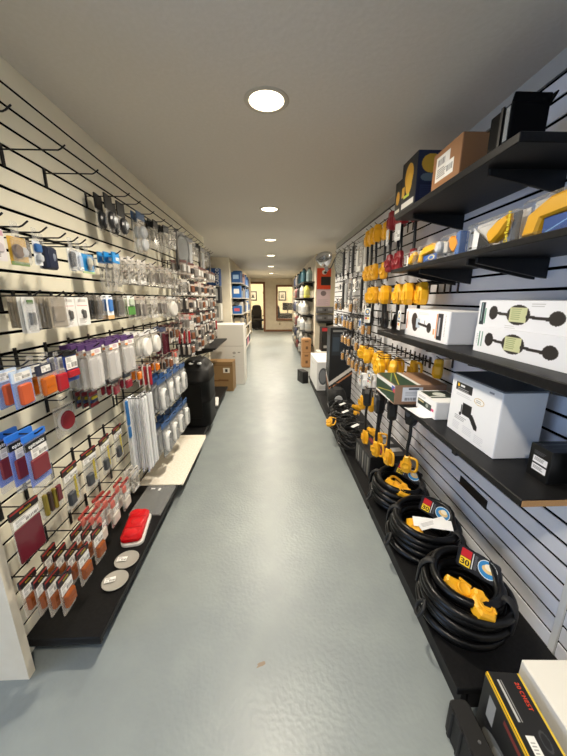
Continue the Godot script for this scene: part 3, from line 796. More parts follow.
	for b in 2:
		for r in 7:
			for i in (6 if b == 0 else 5):
				var z: float = (-3.17 if b == 0 else -4.13) - i * 0.158 - (0.04 if r % 2 else 0.0)
				hook(-1, B[b], NUM[r], ys[r], z, 0.22, kinds[r][(i + r + b * 2) % 6], 3 if r > 0 else 1, 0.05, 0.02 if r > 0 else 0.06, 0.15, 0.35)

# ---------- right-hand stock ----------
const YEL := "eeb01c"
func plug_outline(k: int) -> PackedVector2Array:
	if k == 0: return PackedVector2Array([Vector2(-.018, 0), Vector2(.018, 0), Vector2(.024, -.022), Vector2(.04, -.04), Vector2(.042, -.085), Vector2(.028, -.112), Vector2(-.028, -.112), Vector2(-.042, -.085), Vector2(-.04, -.04), Vector2(-.024, -.022)].map(func(v): return Vector2(-v.x, v.y)))
	return PackedVector2Array([Vector2(-.016, 0), Vector2(-.024, -.03), Vector2(-.034, -.06), Vector2(-.034, -.11), Vector2(-.02, -.128), Vector2(.02, -.128), Vector2(.034, -.11), Vector2(.034, -.06), Vector2(.024, -.03), Vector2(.016, 0)])
func plug_mesh(k: int) -> ArrayMesh:
	return ext("plug%d" % k, plug_outline(k), 0.05 if k == 0 else 0.042, 0.01)
# a yellow moulded plug hanging down from y 0, its face towards +z
func plug(t: Node3D, n: String, col: String, at: Vector3, rot := Vector3.ZERO, k := 0, loop := false, sc := 1.0) -> MeshInstance3D:
	var b := part(n, plug_mesh(k), H(col, 0.42), t, at, rot, Vector3.ONE * sc)
	part("face_ring", lathe([[.026, 0], [.026, .005], [.021, .005], [.02, .001], [.004, .001]], 18, "fring"), H(col, 0.5), b, Vector3(0, -.066, .025), Vector3(PI / 2, 0, 0))
	for s in [-1, 1]: part("grip_ridge", plate(.012, .05, .006, .003, .0015), H(col, 0.5), b, Vector3(s * .031, -.066, .026 if k == 0 else .021))
	if loop:
		part("grip_handle", tube(curve([Vector3(.02, -.01, 0), Vector3(.06, -.014, 0), Vector3(.072, -.05, 0), Vector3(.064, -.1, 0), Vector3(.024, -.112, 0)], 5), .0085, 8, "griploop"), H(col, 0.42), b)
	return b
func make_adapter(t: Node3D, col: String, L: float, dbl: bool, lowcol: String) -> void:
	plug(t, "upper_plug", col, Vector3(0, .012, 0), Vector3.ZERO, 0, false, 1.18)
	part("cord", tube(curve([Vector3(0, -.095, 0), Vector3(.006, -L * .35, .006), Vector3(-.005, -L * .7, 0), Vector3(0, -L, 0)], 6), .0105, 8, "adcord%.2f" % L), H("151516", 0.4), t)
	if dbl: plug(t, "lower_plug", lowcol, Vector3(0, -L + .012, 0), Vector3(0, 0.3, 0), 1)
func make_tag(t: Node3D) -> void:
	part("tag", plate(.075, .12, .0012, .006), H("f1f1ee"), t, Vector3(0, -.06, 0))
	part("printed_label", face(.07, .114), ink("plugtag", 56, 90, "f0f0ee", [["e", .1, .05, .8, .42, "1f6fb0"], ["e", .25, .12, .5, .26, "f0c64a"], ["e", .4, .16, .3, .16, "f4f0e0"], ["r", .08, .5, .84, .1, "14171c"], ["r", .1, .64, .36, .14, "c8252c"], ["r", .5, .64, .36, .14, "f0cf2a"], ["l", .1, .82, .8, .14, "777777"]]), t, Vector3(0, -.06, .0016))
func make_elbow(t: Node3D) -> void:      # black cord with yellow grip handle at its foot
	part("cap_plug", ext("cap_plug", PackedVector2Array([Vector2(-.02, 0), Vector2(-.034, -.03), Vector2(-.03, -.1), Vector2(-.016, -.13), Vector2(.016, -.13), Vector2(.03, -.1), Vector2(.034, -.03), Vector2(.02, 0)]), .045, .01), H("161617", .45), t, Vector3(0, .01, 0), Vector3.ZERO, Vector3(1.3, 1.1, 1.3))
	part("plug_face", disc(.022, .03, .006, .002), H("55575c", .5), t, Vector3(0, -.045, .032))
	part("cord", tube(curve([Vector3(0, -.11, 0), Vector3(.008, -.2, .004), Vector3(-.004, -.3, .004), Vector3(0, -.36, 0)], 6), .0105, 8, "elcord"), H("141415", .4), t)
	plug(t, "grip_plug", YEL, Vector3(0, -.345, 0), Vector3(0, 0.5, 0), 1, true, .92)

func rhang(key: String, make: Callable, n: String, label: String, cat: String, x: float, y: float, z: float, group: String, jit := .2) -> Node3D:
	return copy_of(key, make, n, label, cat, Vector3(x, y, z), -PI / 2 + rng.randf_range(-jit, jit), group)
func right_stock() -> void:
	var G := "first grey"
	# long yellow-headed adapter cords, top row
	var k := 0
	for e in [[-2.98, .86], [-2.86, .86], [-2.74, .86], [-2.64, .9]]:
		hook(1, G, "top", 2.09, e[0], WR - e[1] + .02, "", 0)
		var o := rhang("adapter_long", make_adapter.bind(YEL, .3, true, YEL), "adapter_lead", "long adapter cord with yellow plugs at both ends, top row, %s from the far end" % NUM[k], "cord", e[1] + .01, 2.075, e[0], "long yellow adapter cords in the top row")
		k += 1
	k = 0
	for e in [[-2.5, .9], [-2.4, .92], [-2.3, .9], [-2.2, .95]]:
		hook(1, G, "top", 2.13, e[0], WR - e[1] + .03, "", 0)
		rhang("adapter_red", make_adapter.bind("8f1c26", .3, true, "8f1c26"), "adapter_lead", "adapter cord with dark red plugs, top row, %s from the yellow ones" % NUM[k], "cord", e[1], 2.115, e[0], "red plug adapter cords")
		if k < 3: rhang("hang_tag_white", func(t: Node3D): part("tag", plate(.06, .11, .0012, .006), H("d9d8d4"), t, Vector3(0, -.055, 0)); part("printed_label", face(.05, .05), print_mat("label"), t, Vector3(0, -.07, .0016)), "hang_tag", "white printed hang tag on red adapter cord, %s from the yellow ones" % NUM[k], "tag", e[1] - .034, 2.0, e[0] + .01, "white tags on the red adapter cords", .5)
		k += 1
	k = 0
	for e in [[-2.78, .86], [-2.63, .84], [-2.5, .9], [-2.38, .84], [-2.26, .9], [-2.15, .86], [-2.06, .96], [-1.99, .85], [-1.91, .9]]:
		hook(1, G, "second", 1.6, e[0], WR - e[1] + .03, "", 0)
		if k == 8: rhang("plug_only", func(t: Node3D): plug(t, "plug_body", YEL, Vector3(0, .012, 0), Vector3.ZERO, 0, false, 1.15), "adapter_plug", "yellow plug adapter hanging at the near end of the second plug row", "plug", .9, 1.585, e[0], "")
		else: rhang("adapter_mid%d" % (k % 2), make_adapter.bind(YEL, .2 + .04 * (k % 2), k % 2 == 0, YEL if k % 4 else "1a1a1c"), "adapter_lead", "short cord under a big yellow plug, second row, %s from the far end" % NUM[k], "cord", e[1], 1.585, e[0], "yellow plug cords in the second row", .5)
		if k in [1, 4, 7]: rhang("hang_tag", make_tag, "hang_tag", "blue and white oval-print hang tag, second plug row, cord %s from the far end" % NUM[k], "tag", e[1] - .05, 1.43, e[0] + .02, "printed tags in the second plug row", .6)
		k += 1
	k = 0
	for e in [[-2.85, .84], [-2.74, .88], [-2.64, .82], [-2.55, .9], [-2.46, .84], [-2.38, .9], [-2.3, .82], [-2.24, .93], [-2.2, .78], [-2.14, .86], [-2.13, 1.0], [-1.86, 1.03]]:
		hook(1, G, "third", 1.085 if k < 11 else 1.145, e[0], WR - e[1] + .02, "", 0)
		var kk: int = k % 3
		rhang("plug_low%d" % kk, func(t: Node3D): plug(t, "plug_body", "f2b81e", Vector3(0, .01, 0), Vector3.ZERO, kk % 2, kk == 1, 1.05), "adapter_plug", "bright yellow plug adapter, third row, %s from the far end" % NUM[k], "plug", e[1], 1.07 if k < 11 else 1.13, e[0], "yellow plug adapters in the third row", .8)
		k += 1
	k = 0
	for e in [[-2.36, .76, .8], [-2.16, .8, .87], [-2.03, .74, .86], [-1.9, .78, .865], [-1.79, .86, .87]]:
		hook(1, G, "fourth", e[2] + .015, e[0], WR - e[1] + .03, "", 0)
		rhang("elbow", make_elbow, "adapter_lead", "black cord with yellow loop grip hanging low, %s from the far end" % NUM[k], "cord", e[1], e[2], e[0], "black cords with yellow loop grips", .7)
		k += 1
	k = 0
	for e in [[-2.62, .8, .86], [-2.5, .84, .88], [-2.7, .9, .84]]:
		hook(1, G, "fifth", e[2] + .015, e[0], 0.26, "", 0)
		rhang("adapter_tagged", make_adapter.bind("e9edf0", .2, true, YEL), "adapter_lead", "grey wrapped cord with yellow foot plug, low row, %s in line" % NUM[k], "cord", e[1], e[2], e[0], "grey wrapped cords", .4)
		rhang("hang_tag", make_tag, "hang_tag", "blue and white oval-print hang tag on grey wrapped cord, %s in line" % NUM[k], "tag", e[1] - .04, e[2] + .04, e[0] + .02, "printed tags on the grey wrapped cords", .3)
		k += 1
	# carded stock further along
	for e in [[-3.15, "bracket_card", 2, 2.06], [-3.4, "bracket_card", 2, 2.06], [-3.66, "black_tall", 2, 2.1], [-3.9, "clear_tall", 2, 2.1], [-4.12, "black_tall", 2, 2.1], [-4.34, "silver_oval", 1, 2.12], [-4.56, "black_tall", 2, 2.12]]: hook(1, "second grey", "top", e[3], e[0], .24, e[1], e[2], .06, .03)
	var nm := ["second", "third", "fourth", "fifth", "sixth"]
	var kinds := [["clear_tall", "white_card", "black_tall", "grey_mixed", "white_dark"], ["grey_mixed", "white_card", "amp_card", "darkpack", "white_card"], ["amp_card", "grey_card", "amp_card", "amp_card", "bluewhite"], ["amp_card", "amp_card", "white_dark", "amp_card", "amp_card"], ["amp_card", "amp_card", "grey_mixed", "amp_card", "amp_card"]]
	var ys := [1.73, 1.5, 1.3, 1.1, .88]
	for r in 5:
		for i in (9 if r < 3 else 6):
			hook(1, "second grey", nm[r], ys[r], -3.12 - i * .17 - (r % 2) * .05, .22, kinds[r][(i * 2 + r) % 5], 2, .06, .025, .2)

# ---------- cartons ----------
# faces: [side, print key, width, height, ops] with side "a" = aisle (-x), "n" = near (+z), "t" = top
func carton(n: String, label: String, cat: String, at: Vector3, s: Vector3, col: String, prints: Array, yaw := 0.0, group := "", rough := .5, lift := 0.0) -> Node3D:
	var o := thing(n, label, cat, at, yaw, group)
	part("body", bx(s.x, s.y, s.z, .003), H(col, rough), o, Vector3(0, s.y / 2, 0))
	for p in prints:
		var w := (s.z if p[0] == "a" else s.x) * .985
		var h := (s.y if p[0] != "t" else s.z) * .985
		var pos := Vector3(-s.x / 2 - .0006, s.y / 2, 0)
		var rot := Vector3(0, -PI / 2, 0)
		if p[0] == "n":
			pos = Vector3(0, s.y / 2, s.z / 2 + .0006)
			rot = Vector3.ZERO
		elif p[0] == "t":
			pos = Vector3(0, s.y + .0006, 0)
			rot = Vector3(-PI / 2, 0, 0)
			if p.size() > 5:
				rot = Vector3(-PI / 2, -PI / 2, 0)
				w = s.z * .985
				h = s.x * .985
		part("printed_face", face(w, h), ink(p[1], p[2], p[3], p[4] if p[4] is String else col, p[4] if p[4] is Array else p[5], rough), o, pos, rot)
	if lift > 0: pass
	return o
func boxes() -> void:
	# topmost shelf (top at 2.035)
	var T := 2.003
	carton("plug_carton", "tall dark blue carton with yellow plug picture at the end of the topmost shelf", "box", Vector3(.875, T, -1.945), Vector3(.2, .255, .2), "171d33", [["a", "darkyellow", 60, 84, [["r", 0, 0, 1, 1, "1c1e22"], ["e", .22, .1, .56, .5, "cf9a2c"], ["e", .3, .3, .42, .42, "d9a838"], ["r", .05, .5, .2, .22, "c99a30"], ["r", .08, .84, .84, .12, "d9d6cc"], ["r", .2, .7, .4, .06, "b9c94a"]]], ["n", "bluecirc", 60, 80, [["r", 0, 0, 1, 1, "14203f"], ["e", .1, .06, .55, .36, "d6a530"], ["e", .52, .38, .3, .18, "c07c28"], ["e", .1, .42, .4, .16, "5d6f78"], ["l", .1, .65, .7, .25, "3f4a6a"]]]])
	carton("plug_carton", "narrow black carton with yellow print behind the dark blue one on the topmost shelf", "box", Vector3(.86, T, -2.105), Vector3(.16, .19, .09), "1a1614", [["a", "darkyellow2", 40, 60, [["r", 0, 0, 1, 1, "1f1c18"], ["e", .2, .3, .6, .4, "c9932c"], ["r", .1, .84, .8, .1, "cfc9b8"]]]])
	var cb := carton("parcel", "brown cardboard parcel with white address label on the topmost shelf", "box", Vector3(.89, T, -1.545), Vector3(.23, .15, .235), "9a6b42", [["a", "parcel", 96, 56, [["r", .12, .14, .5, .7, "e9e4da"], ["r", .5, .45, .28, .4, "f1eee6"], ["b", .2, .24, .25, .18, "202020"], ["l", .18, .5, .36, .26, "555049"], ["b", .54, .56, .2, .16, "1a1a1a"]]]])
	part("tape", bx(.05, .001, .252), clear_mat("d8c8a0", .4), cb, Vector3(0, .1462, 0))
	var bb := thing("open_bin", "black box with open flap standing highest, near end of the topmost shelf", "box", Vector3(.85, T, -1.225))
	var dk := H("060607", .6)
	dk.metallic_specular = .2
	part("body", bx(.125, .12, .11, .004), dk, bb, Vector3(0, .06, 0))
	part("flap", bx(.125, .03, .006, .002), dk, bb, Vector3(.0, .13, .05), Vector3(.35, 0, 0))
	part("flap", bx(.006, .05, .11, .002), dk, bb, Vector3(.07, .13, 0), Vector3(0, 0, -.5))
	part("plastic_wrap", bx(.003, .1, .018, .001), clear_mat("dfe3e0", .3, .1), bb, Vector3(-.066, .06, .04))
	part("strap", bx(.006, .122, .012), H("050505"), bb, Vector3(-.064, .061, .01))
	# clamshell shelf (top at 1.695)
	clamshells()
	# surge tester cartons (shelf top 1.29)
	var S := 1.285
	carton("tester_carton", "white carton with orange stripe and black plug tester picture", "box", Vector3(.94, S, -1.715), Vector3(.2, .157, .5), "eeeef0", [["a", "tester1", 188, 64, [["r", .03, .1, .025, .65, "e89a66"], ["l", .08, .14, .02, .5, "999999"], ["e", .17, .12, .15, .52, "3a2f2c"], ["e", .2, .3, .15, .5, "3a2f2c"], ["r", .29, .32, .1, .34, "b9c6d4"], ["p", .36, .5, .64, .58, "2c2624", .028], ["r", .5, .36, .01, .2, "2c2624"], ["e", .56, .42, .1, .34, "2c2624"], ["r", .755, .1, .02, .8, "e89a66"], ["r", .78, .08, .1, .84, "26262c"], ["r", .8, .2, .03, .6, "b9b9c0"], ["r", .7, .6, .035, .18, "eab083"], ["l", .92, .1, .02, .7, "9a9a9a"], ["l", .35, .1, .3, .08, "c9c9c9"]]]])
	var tops := [["e", .12, .2, .09, .5, "2a2624"], ["p", .17, .44, .34, .5, "2a2624", .02], ["e", .3, .14, .2, .68, "2a2624"], ["r", .325, .22, .15, .5, "cdd0a0"], ["l", .34, .28, .1, .36, "8f9a6a"], ["p", .48, .52, .66, .56, "2a2624", .02], ["e", .64, .3, .11, .44, "2a2624"], ["r", .88, .26, .03, .5, "3c8a66"]]
	var low: Array = tops.duplicate()
	carton("tester_carton", "lower of two stacked white cartons with plug tester picture and green print", "box", Vector3(.972, S, -1.045), Vector3(.2, .105, .55), "edeef1", [["a", "tester2", 188, 44, [["r", .05, .18, .012, .6, "3c8a66"], ["r", .08, .18, .012, .6, "6a9a86"]] + low + [["e", .9, .7, .05, .2, "3c8a66"], ["l", .02, .3, .02, .4, "b0b0b0"], ["l", .8, .2, .05, .2, "b0b0b0"]]]])
	carton("tester_carton", "upper of two stacked white cartons with plug tester picture and dark end label", "box", Vector3(.977, S + .105, -1.05), Vector3(.2, .105, .55), "edeef1", [["a", "tester3", 188, 44, [["r", .02, .06, .05, .86, "1c2b33"], ["r", .03, .1, .012, .7, "9ab0b0"], ["r", .075, .3, .012, .6, "3c8a66"]] + tops + [["l", .5, .1, .1, .1, "b9b9b9"], ["l", .3, .86, .1, .08, "c9c9c9"]]]])
	# lowest wall shelf (top at .89)
	var B := .89
	var wb := carton("converter_carton", "large white carton with black title label on the lowest wall shelf", "box", Vector3(.947, B, -1.245), Vector3(.175, .27, .33), "eff0f2", [["a", "converter", 132, 108, [["r", .1, .1, .36, .14, "111214"], ["r", .13, .12, .045, .055, "f0c02c"], ["r", .2, .125, .1, .04, "f4f4f4"], ["l", .13, .19, .28, .03, "e0e0e0"], ["l", .12, .29, .36, .05, "c9cad0"], ["e", .52, .23, .2, .11, "c9a86a"], ["e", .53, .238, .18, .094, "f3f2ee"], ["l", .56, .27, .12, .03, "8a8a8a"], ["r", .3, .42, .2, .2, "141416"], ["r", .27, .46, .02, .16, "222226"], ["e", .24, .6, .05, .06, "222226"], ["p", .5, .58, .62, .72, "1a1a1d", .06], ["l", .15, .68, .28, .08, "8a8a8e"], ["l", .12, .8, .2, .12, "d0d1d8"], ["l", .36, .8, .2, .12, "d0d1d8"], ["l", .62, .82, .2, .12, "d0d1d8"], ["r", .78, .05, .08, .03, "9a9aa0"]]]])
	part("lid_flap", bx(.177, .002, .332, .0005), H("6a6d75", .5), wb, Vector3(0, .2765, 0))
	carton("small_white_carton", "small white carton with green and black printed band beside the large white one", "box", Vector3(.925, B, -1.6), Vector3(.17, .095, .22), "efefef", [["a", "swc", 88, 40, [["r", .08, .36, .7, .34, "24332a"], ["r", .1, .4, .3, .1, "c9b98a"], ["l", .1, .12, .5, .14, "9a9a9a"], ["e", .5, .4, .14, .24, "9aa09a"], ["r", .78, .5, .12, .16, "d44a7a"]]], ["t", "swct", 64, 80, [["r", .06, .06, .86, .6, "2f3a31"], ["e", .3, .2, .4, .3, "c9cdc6"], ["r", .1, .5, .5, .06, "d9d9d4"]]]])
	carton("green_print_carton", "brown carton with dark green printed side and white label, overhanging the lowest shelf", "box", Vector3(.875, B, -1.905), Vector3(.31, .118, .33), "a07c62", [["a", "gpc", 120, 44, [["r", 0, .02, 1, .2, "e6e6e4"], ["r", 0, .22, 1, .7, "24402c"], ["p", .1, .8, .9, .4, "b8a83c", .02], ["r", .85, .1, .14, .24, "3c5ab0"], ["r", .92, .2, .08, .2, "c83a4a"], ["p", 0, .9, .8, .95, "ededea", .03]]], ["n", "gpn", 100, 40, [["r", .14, .1, .4, .76, "dfe2ea"], ["r", .26, .16, .2, .08, "22242a"], ["l", .2, .34, .3, .2, "9aa0ac"], ["b", .2, .64, .22, .14, "33353a"]]], ["t", "gpt", 100, 110, [["r", 0, 0, .42, 1, "24402c"], ["r", .42, 0, .08, 1, "e2e2de"], ["p", .08, .95, .36, .05, "b8a83c", .02], ["p", .0, .75, .3, .05, "7a9a5a", .02], ["r", .5, .45, .5, .02, "8a6a52"]]]])
	for i in 2:
		var c: Node3D = carton("small_black_carton", ["small black carton with two white stickers at the end of the lowest shelf", "second small black carton nearest the shelf end, half out of view"][i], "box", Vector3(.985 + i * .06, B, -.945 + i * .105), Vector3(.13, .118, .085), "0f1011", [["a", "sbc", 64, 80, [["r", .2, .32, .68, .2, "ececec"], ["r", .2, .58, .68, .2, "ececec"], ["l", .26, .36, .5, .1, "3a3a3a"], ["l", .26, .62, .5, .1, "3a3a3a"], ["l", .2, .16, .6, .08, "77777a"]]], ["t", "sbt", 64, 48, [["r", .1, .3, .7, .06, "6a6a6c"], ["r", .2, .6, .4, .04, "4a4a4c"]]]], 0, "small black cartons", .35)
	var slip := thing("paper_slip", "white paper slip lying on the lowest shelf before the small white carton", "paper", Vector3(.83, B, -1.6), .1)
	part("sheet", bx(.085, .0015, .16), H("f0f0f0"), slip, Vector3(0, .001, 0))
	part("curled_edge", bx(.03, .0012, .16), H("f0f0f0"), slip, Vector3(-.055, .004, 0), Vector3(0, 0, -.25))
func clam(n: String, label: String, z: float, w: float, h: float, kind: int) -> void:
	var o := thing(n, label, "pack", Vector3(.82, 1.683, z), -PI / 2, "yellow clamshell packs on the long shelf")
	part("card", plate(w, h, .0015, .004), H(["d9d6cf", "d2cfc4", "c9c7c0", "27303a", "d4d2cc"][kind], .4), o, Vector3(0, h / 2, -.02))
	part("clear_shell", plate(w * .98, h * .98, .05, .008, .012), clear_mat("eef0ee", .1, .08), o, Vector3(0, h / 2, .006))
	var y := H(YEL, .4)
	match kind:
		0:   # white triangle, yellow elbow plug
			part("paper_insert", ext("tri%.2f" % h, PackedVector2Array([Vector2(-w * .46, .004), Vector2(-w * .05, .004), Vector2(-w * .46, h * .9)]), .003), H("f3f3f1"), o, Vector3(0, 0, .0))
			part("dark_insert", ext("tri2%.2f" % h, PackedVector2Array([Vector2(-w * .32, .003), Vector2(w * .02, .003), Vector2(-w * .3, h * .62)]), .004), H("16181b"), o, Vector3(0, 0, .003))
			part("plug_body", plug_mesh(1), y, o, Vector3(w * .34, h * .82, .008), Vector3(0, 0, -1.05), Vector3.ONE * h * 8.2)
			part("plug_cap", disc(h * .22, h * .18, .03, .006), H("1a1b1d", .4), o, Vector3(w * .1, h * .72, -.004))
			if w > .2: part("side_band", plate(w * .14, h * .9, .003, .002), H("22262a"), o, Vector3(w * .41, h * .48, .004))
			if w > .2: letters("Defender", .017, H("ecd21e"), o, Vector3(w * .41, h * .48, .0335), Vector3(0, 0, PI / 2))
		1:   # yellow hood with blue card
			part("hood", ext("hood%.2f%.2f" % [w, h], PackedVector2Array([Vector2(-w * .46, .006), Vector2(-w * .3, .006), Vector2(-w * .26, h * .42), Vector2(w * .45, h * .56), Vector2(w * .48, h * .86), Vector2(w * .2, h * .97), Vector2(-w * .2, h * .9), Vector2(-w * .42, h * .62)]), .04, .008), y, o, Vector3(0, 0, .004))
			part("printed_face", face(w * .7, h * .4), ink("hoodcard", 80, 40, "1c4c94", [["e", .35, .1, .5, .7, "d8c48a"], ["e", .45, .25, .3, .4, "2f6ab8"], ["p", .05, .9, .4, .3, "7fb0e0", .03]]), o, Vector3(w * .1, h * .23, .012))
			part("round_cap", disc(h * .3, h * .3, .034, .008), H("c9ccd0", .25), o, Vector3(w * .5, h * .66, .006))
		2:   # orange and grey plug, blue stripe
			part("plug_body", plug_mesh(0), H("e8952a", .4), o, Vector3(-w * .02, h * .8, .006), Vector3(0, 0, .9), Vector3.ONE * h * 7.0)
			part("grey_insert", plate(w * .2, h * .5, .02, .006, .003), H("b6b4ae"), o, Vector3(-w * .3, h * .5, .0))
			part("blue_edge", plate(w * .18, h * .96, .04, .003, .002), H("2a62a8"), o, Vector3(w * .36, h * .5, .0))
func clamshells() -> void:
	clam("clamshell_pack", "small clamshell with yellow elbow plug, far end of the long shelf", -1.9, .17, .08, 0)
	clam("clamshell_pack", "small clamshell with yellow hood and blue card beside the far elbow plug", -1.69, .2, .09, 1)
	clam("clamshell_pack", "clamshell with orange plug and blue edge stripe in the middle of the long shelf", -1.48, .17, .1, 2)
	clam("clamshell_pack", "large clamshell with white and black triangle and yellow elbow plug", -1.215, .27, .105, 0)
	clam("clamshell_pack", "largest clamshell, yellow hood over blue picture card, near end of long shelf", -.9, .33, .115, 1)

# ---------- stock standing low ----------
func coil_mesh(R: float, turns: int, seed_: int) -> ArrayMesh:
	var r := RandomNumberGenerator.new()
	r.seed = seed_
	var pts := PackedVector3Array()
	var n := 34
	var r_ := .018
	var p_ := .0335
	for k in turns:
		var rr0 := R + r.randf_range(-.016, .008) - (.0 if k < turns - 1 else .02)
		var ox := r.randf_range(-.008, .008)
		var oz := r.randf_range(-.008, .008)
		for i in n:
			var a := TAU * i / n
			var f := float(i) / n
			pts.append(Vector3(cos(a) * rr0 + ox, r_ + (k + f) * p_ + sin(a * 2 + k) * .004, sin(a) * rr0 * .96 + oz))
	# second, inner layer on the way down
	for k in turns - 1:
		var rr1 := R - .042 + r.randf_range(-.008, .006)
		for i in n:
			var a := TAU * i / n
			pts.append(Vector3(cos(a) * rr1, r_ + (turns - 1 - k - float(i) / n) * p_, sin(a) * rr1 * .96))
	var sm := PackedVector3Array()
	for i in pts.size(): sm.append((pts[maxi(i - 1, 0)] + pts[i] * 2 + pts[mini(i + 1, pts.size() - 1)]) / 4)
	return tube(sm, .0175, 9)
func rubber() -> StandardMaterial3D:
	var m := noisy("cable rubber", Color.html("0a0a0b"), Color.html("111112"), .05, .3, 4.0)
	m.metallic_specular = .4
	return m
func coil(i: int, at: Vector3, R: float, turns: int, yaw: float) -> void:
	var o := thing("cable_coil", ["nearest and largest black cable coil, with two yellow plugs inside", "middle black cable coil with a white paper tag across it", "farthest of the three black cable coils, against the striped dark carton"][i], "cable", at, 0, "coiled black power cables on the base shelf")
	o.rotation = Vector3(.05, 0, -.03)
	part("cable", coil_mesh(R, turns, 11 + i), rubber(), o)
	var h := turns * .0335
	var blk := H("17181a", .6)
	for a in [2.6, 5.4]: part("hook_strap", tube(curve([Vector3(R - .05, -.0 + .01, 0), Vector3(R - .052, h * .6, 0), Vector3(R - .03, h + .016, 0), Vector3(R + .014, h * .9, 0), Vector3(R + .02, h * .4, 0)], 4), .008, 6, "strap%d" % i), blk, o, Vector3.ZERO, Vector3(0, a, 0), Vector3(1, 1, 2.4))
	part("strap_loop", tube(curve([Vector3(0, .02, 0), Vector3(-.02, -.0, .03), Vector3(-.03, -.04, .02), Vector3(-.02, -.06, -.02), Vector3(-.005, -.03, -.03), Vector3(0, .02, 0)], 5), .008, 6, "strapend"), blk, o, Vector3(-R - .02, h * .45, .03))
	plug(o, "plug", YEL, Vector3(-.1, h - .005, .0), Vector3(-1.15, yaw, .5), 1, i == 2, 1.05)
	if i != 1: plug(o, "socket_end", "f0b020", Vector3(.0, h - .005, .06), Vector3(-1.25, yaw + .5, -1.1), 0, false, 1.0)
	var tg := part("product_tag", plate(.15, .085, .002, .012), H("15181f", .4), o, Vector3(.07, h + .022, -.04), Vector3(-1.1, .0, -.62), Vector3.ONE * 1.2)
	part("printed_face", face(.142, .078), ink("coiltag", 112, 62, "14171e", [["e", .48, .04, .48, .88, "e8eef2"], ["e", .5, .08, .44, .8, "2f86c8"], ["e", .58, .28, .3, .38, "e8c98a"], ["e", .64, .2, .2, .3, "f4ead0"], ["r", .05, .08, .26, .42, "c0202a"], ["r", .05, .52, .26, .42, "f2d02c"], ["r", .34, .1, .03, .8, "d8d8dc"], ["l", .39, .14, .08, .7, "9a9aa2"]]), tg, Vector3(0, 0, .0016))
	letters("30", .022, H("1a1a1a"), tg, Vector3(-.046, -.019, .0022))
	if i == 1:
		part("paper_tag", bx(.2, .001, .06), H("eeeeec"), o, Vector3(.0, h + .02, .06), Vector3(.25, -.25, .05))
		part("tag_print", face(.17, .045), ink("papertag", 80, 24, "eeeeec", [["l", .1, .2, .6, .5, "9a9a9a"]]), o, Vector3(.0, h + .0212, .06), Vector3(.25 - PI / 2, 0, .25))
func loose_cord(n: String, label: String, at: Vector3, R: float, turns: int, rad: float, seed_: int, flat := .75, plugcol := YEL) -> void:
	var o := thing(n, label, "cord", at, 0, "tangled cords on the base shelf")
	var r := RandomNumberGenerator.new()
	r.seed = seed_
	var pts := []
	for k in turns:
		var tx := r.randf_range(-.5, .5)
		var tz := r.randf_range(-.5, .5)
		var q := R * r.randf_range(.7, 1.1)
		for i in 9:
			var a := TAU * i / 9
			var p := Vector3(cos(a) * q, 0, sin(a) * q)
			pts.append(Vector3(p.x, rad + .01 + k * rad * 1.5 + maxf(-(k * rad), (p.x * tx + p.z * tz) * flat), p.z))
	part("cord", tube(curve(pts, 3), rad, 7), H("151516", .38), o)
	plug(o, "plug", plugcol, Vector3(R * .7, turns * rad * 1.6 + .03, R * .4), Vector3(-1.2, r.randf() * 3, .4), 1, false, .9)
	if seed_ == 4: plug(o, "socket_end", plugcol, Vector3(-R * 1.05, turns * rad * .8 + .06, .02), Vector3(-.9, -.8, .3), 1, true, .9)
	part("paper_wrap", bx(.09, .002, .03), H("e6e6e6"), o, Vector3(0, turns * rad * 1.6 + .04, .02), Vector3(.2, .6, .1))
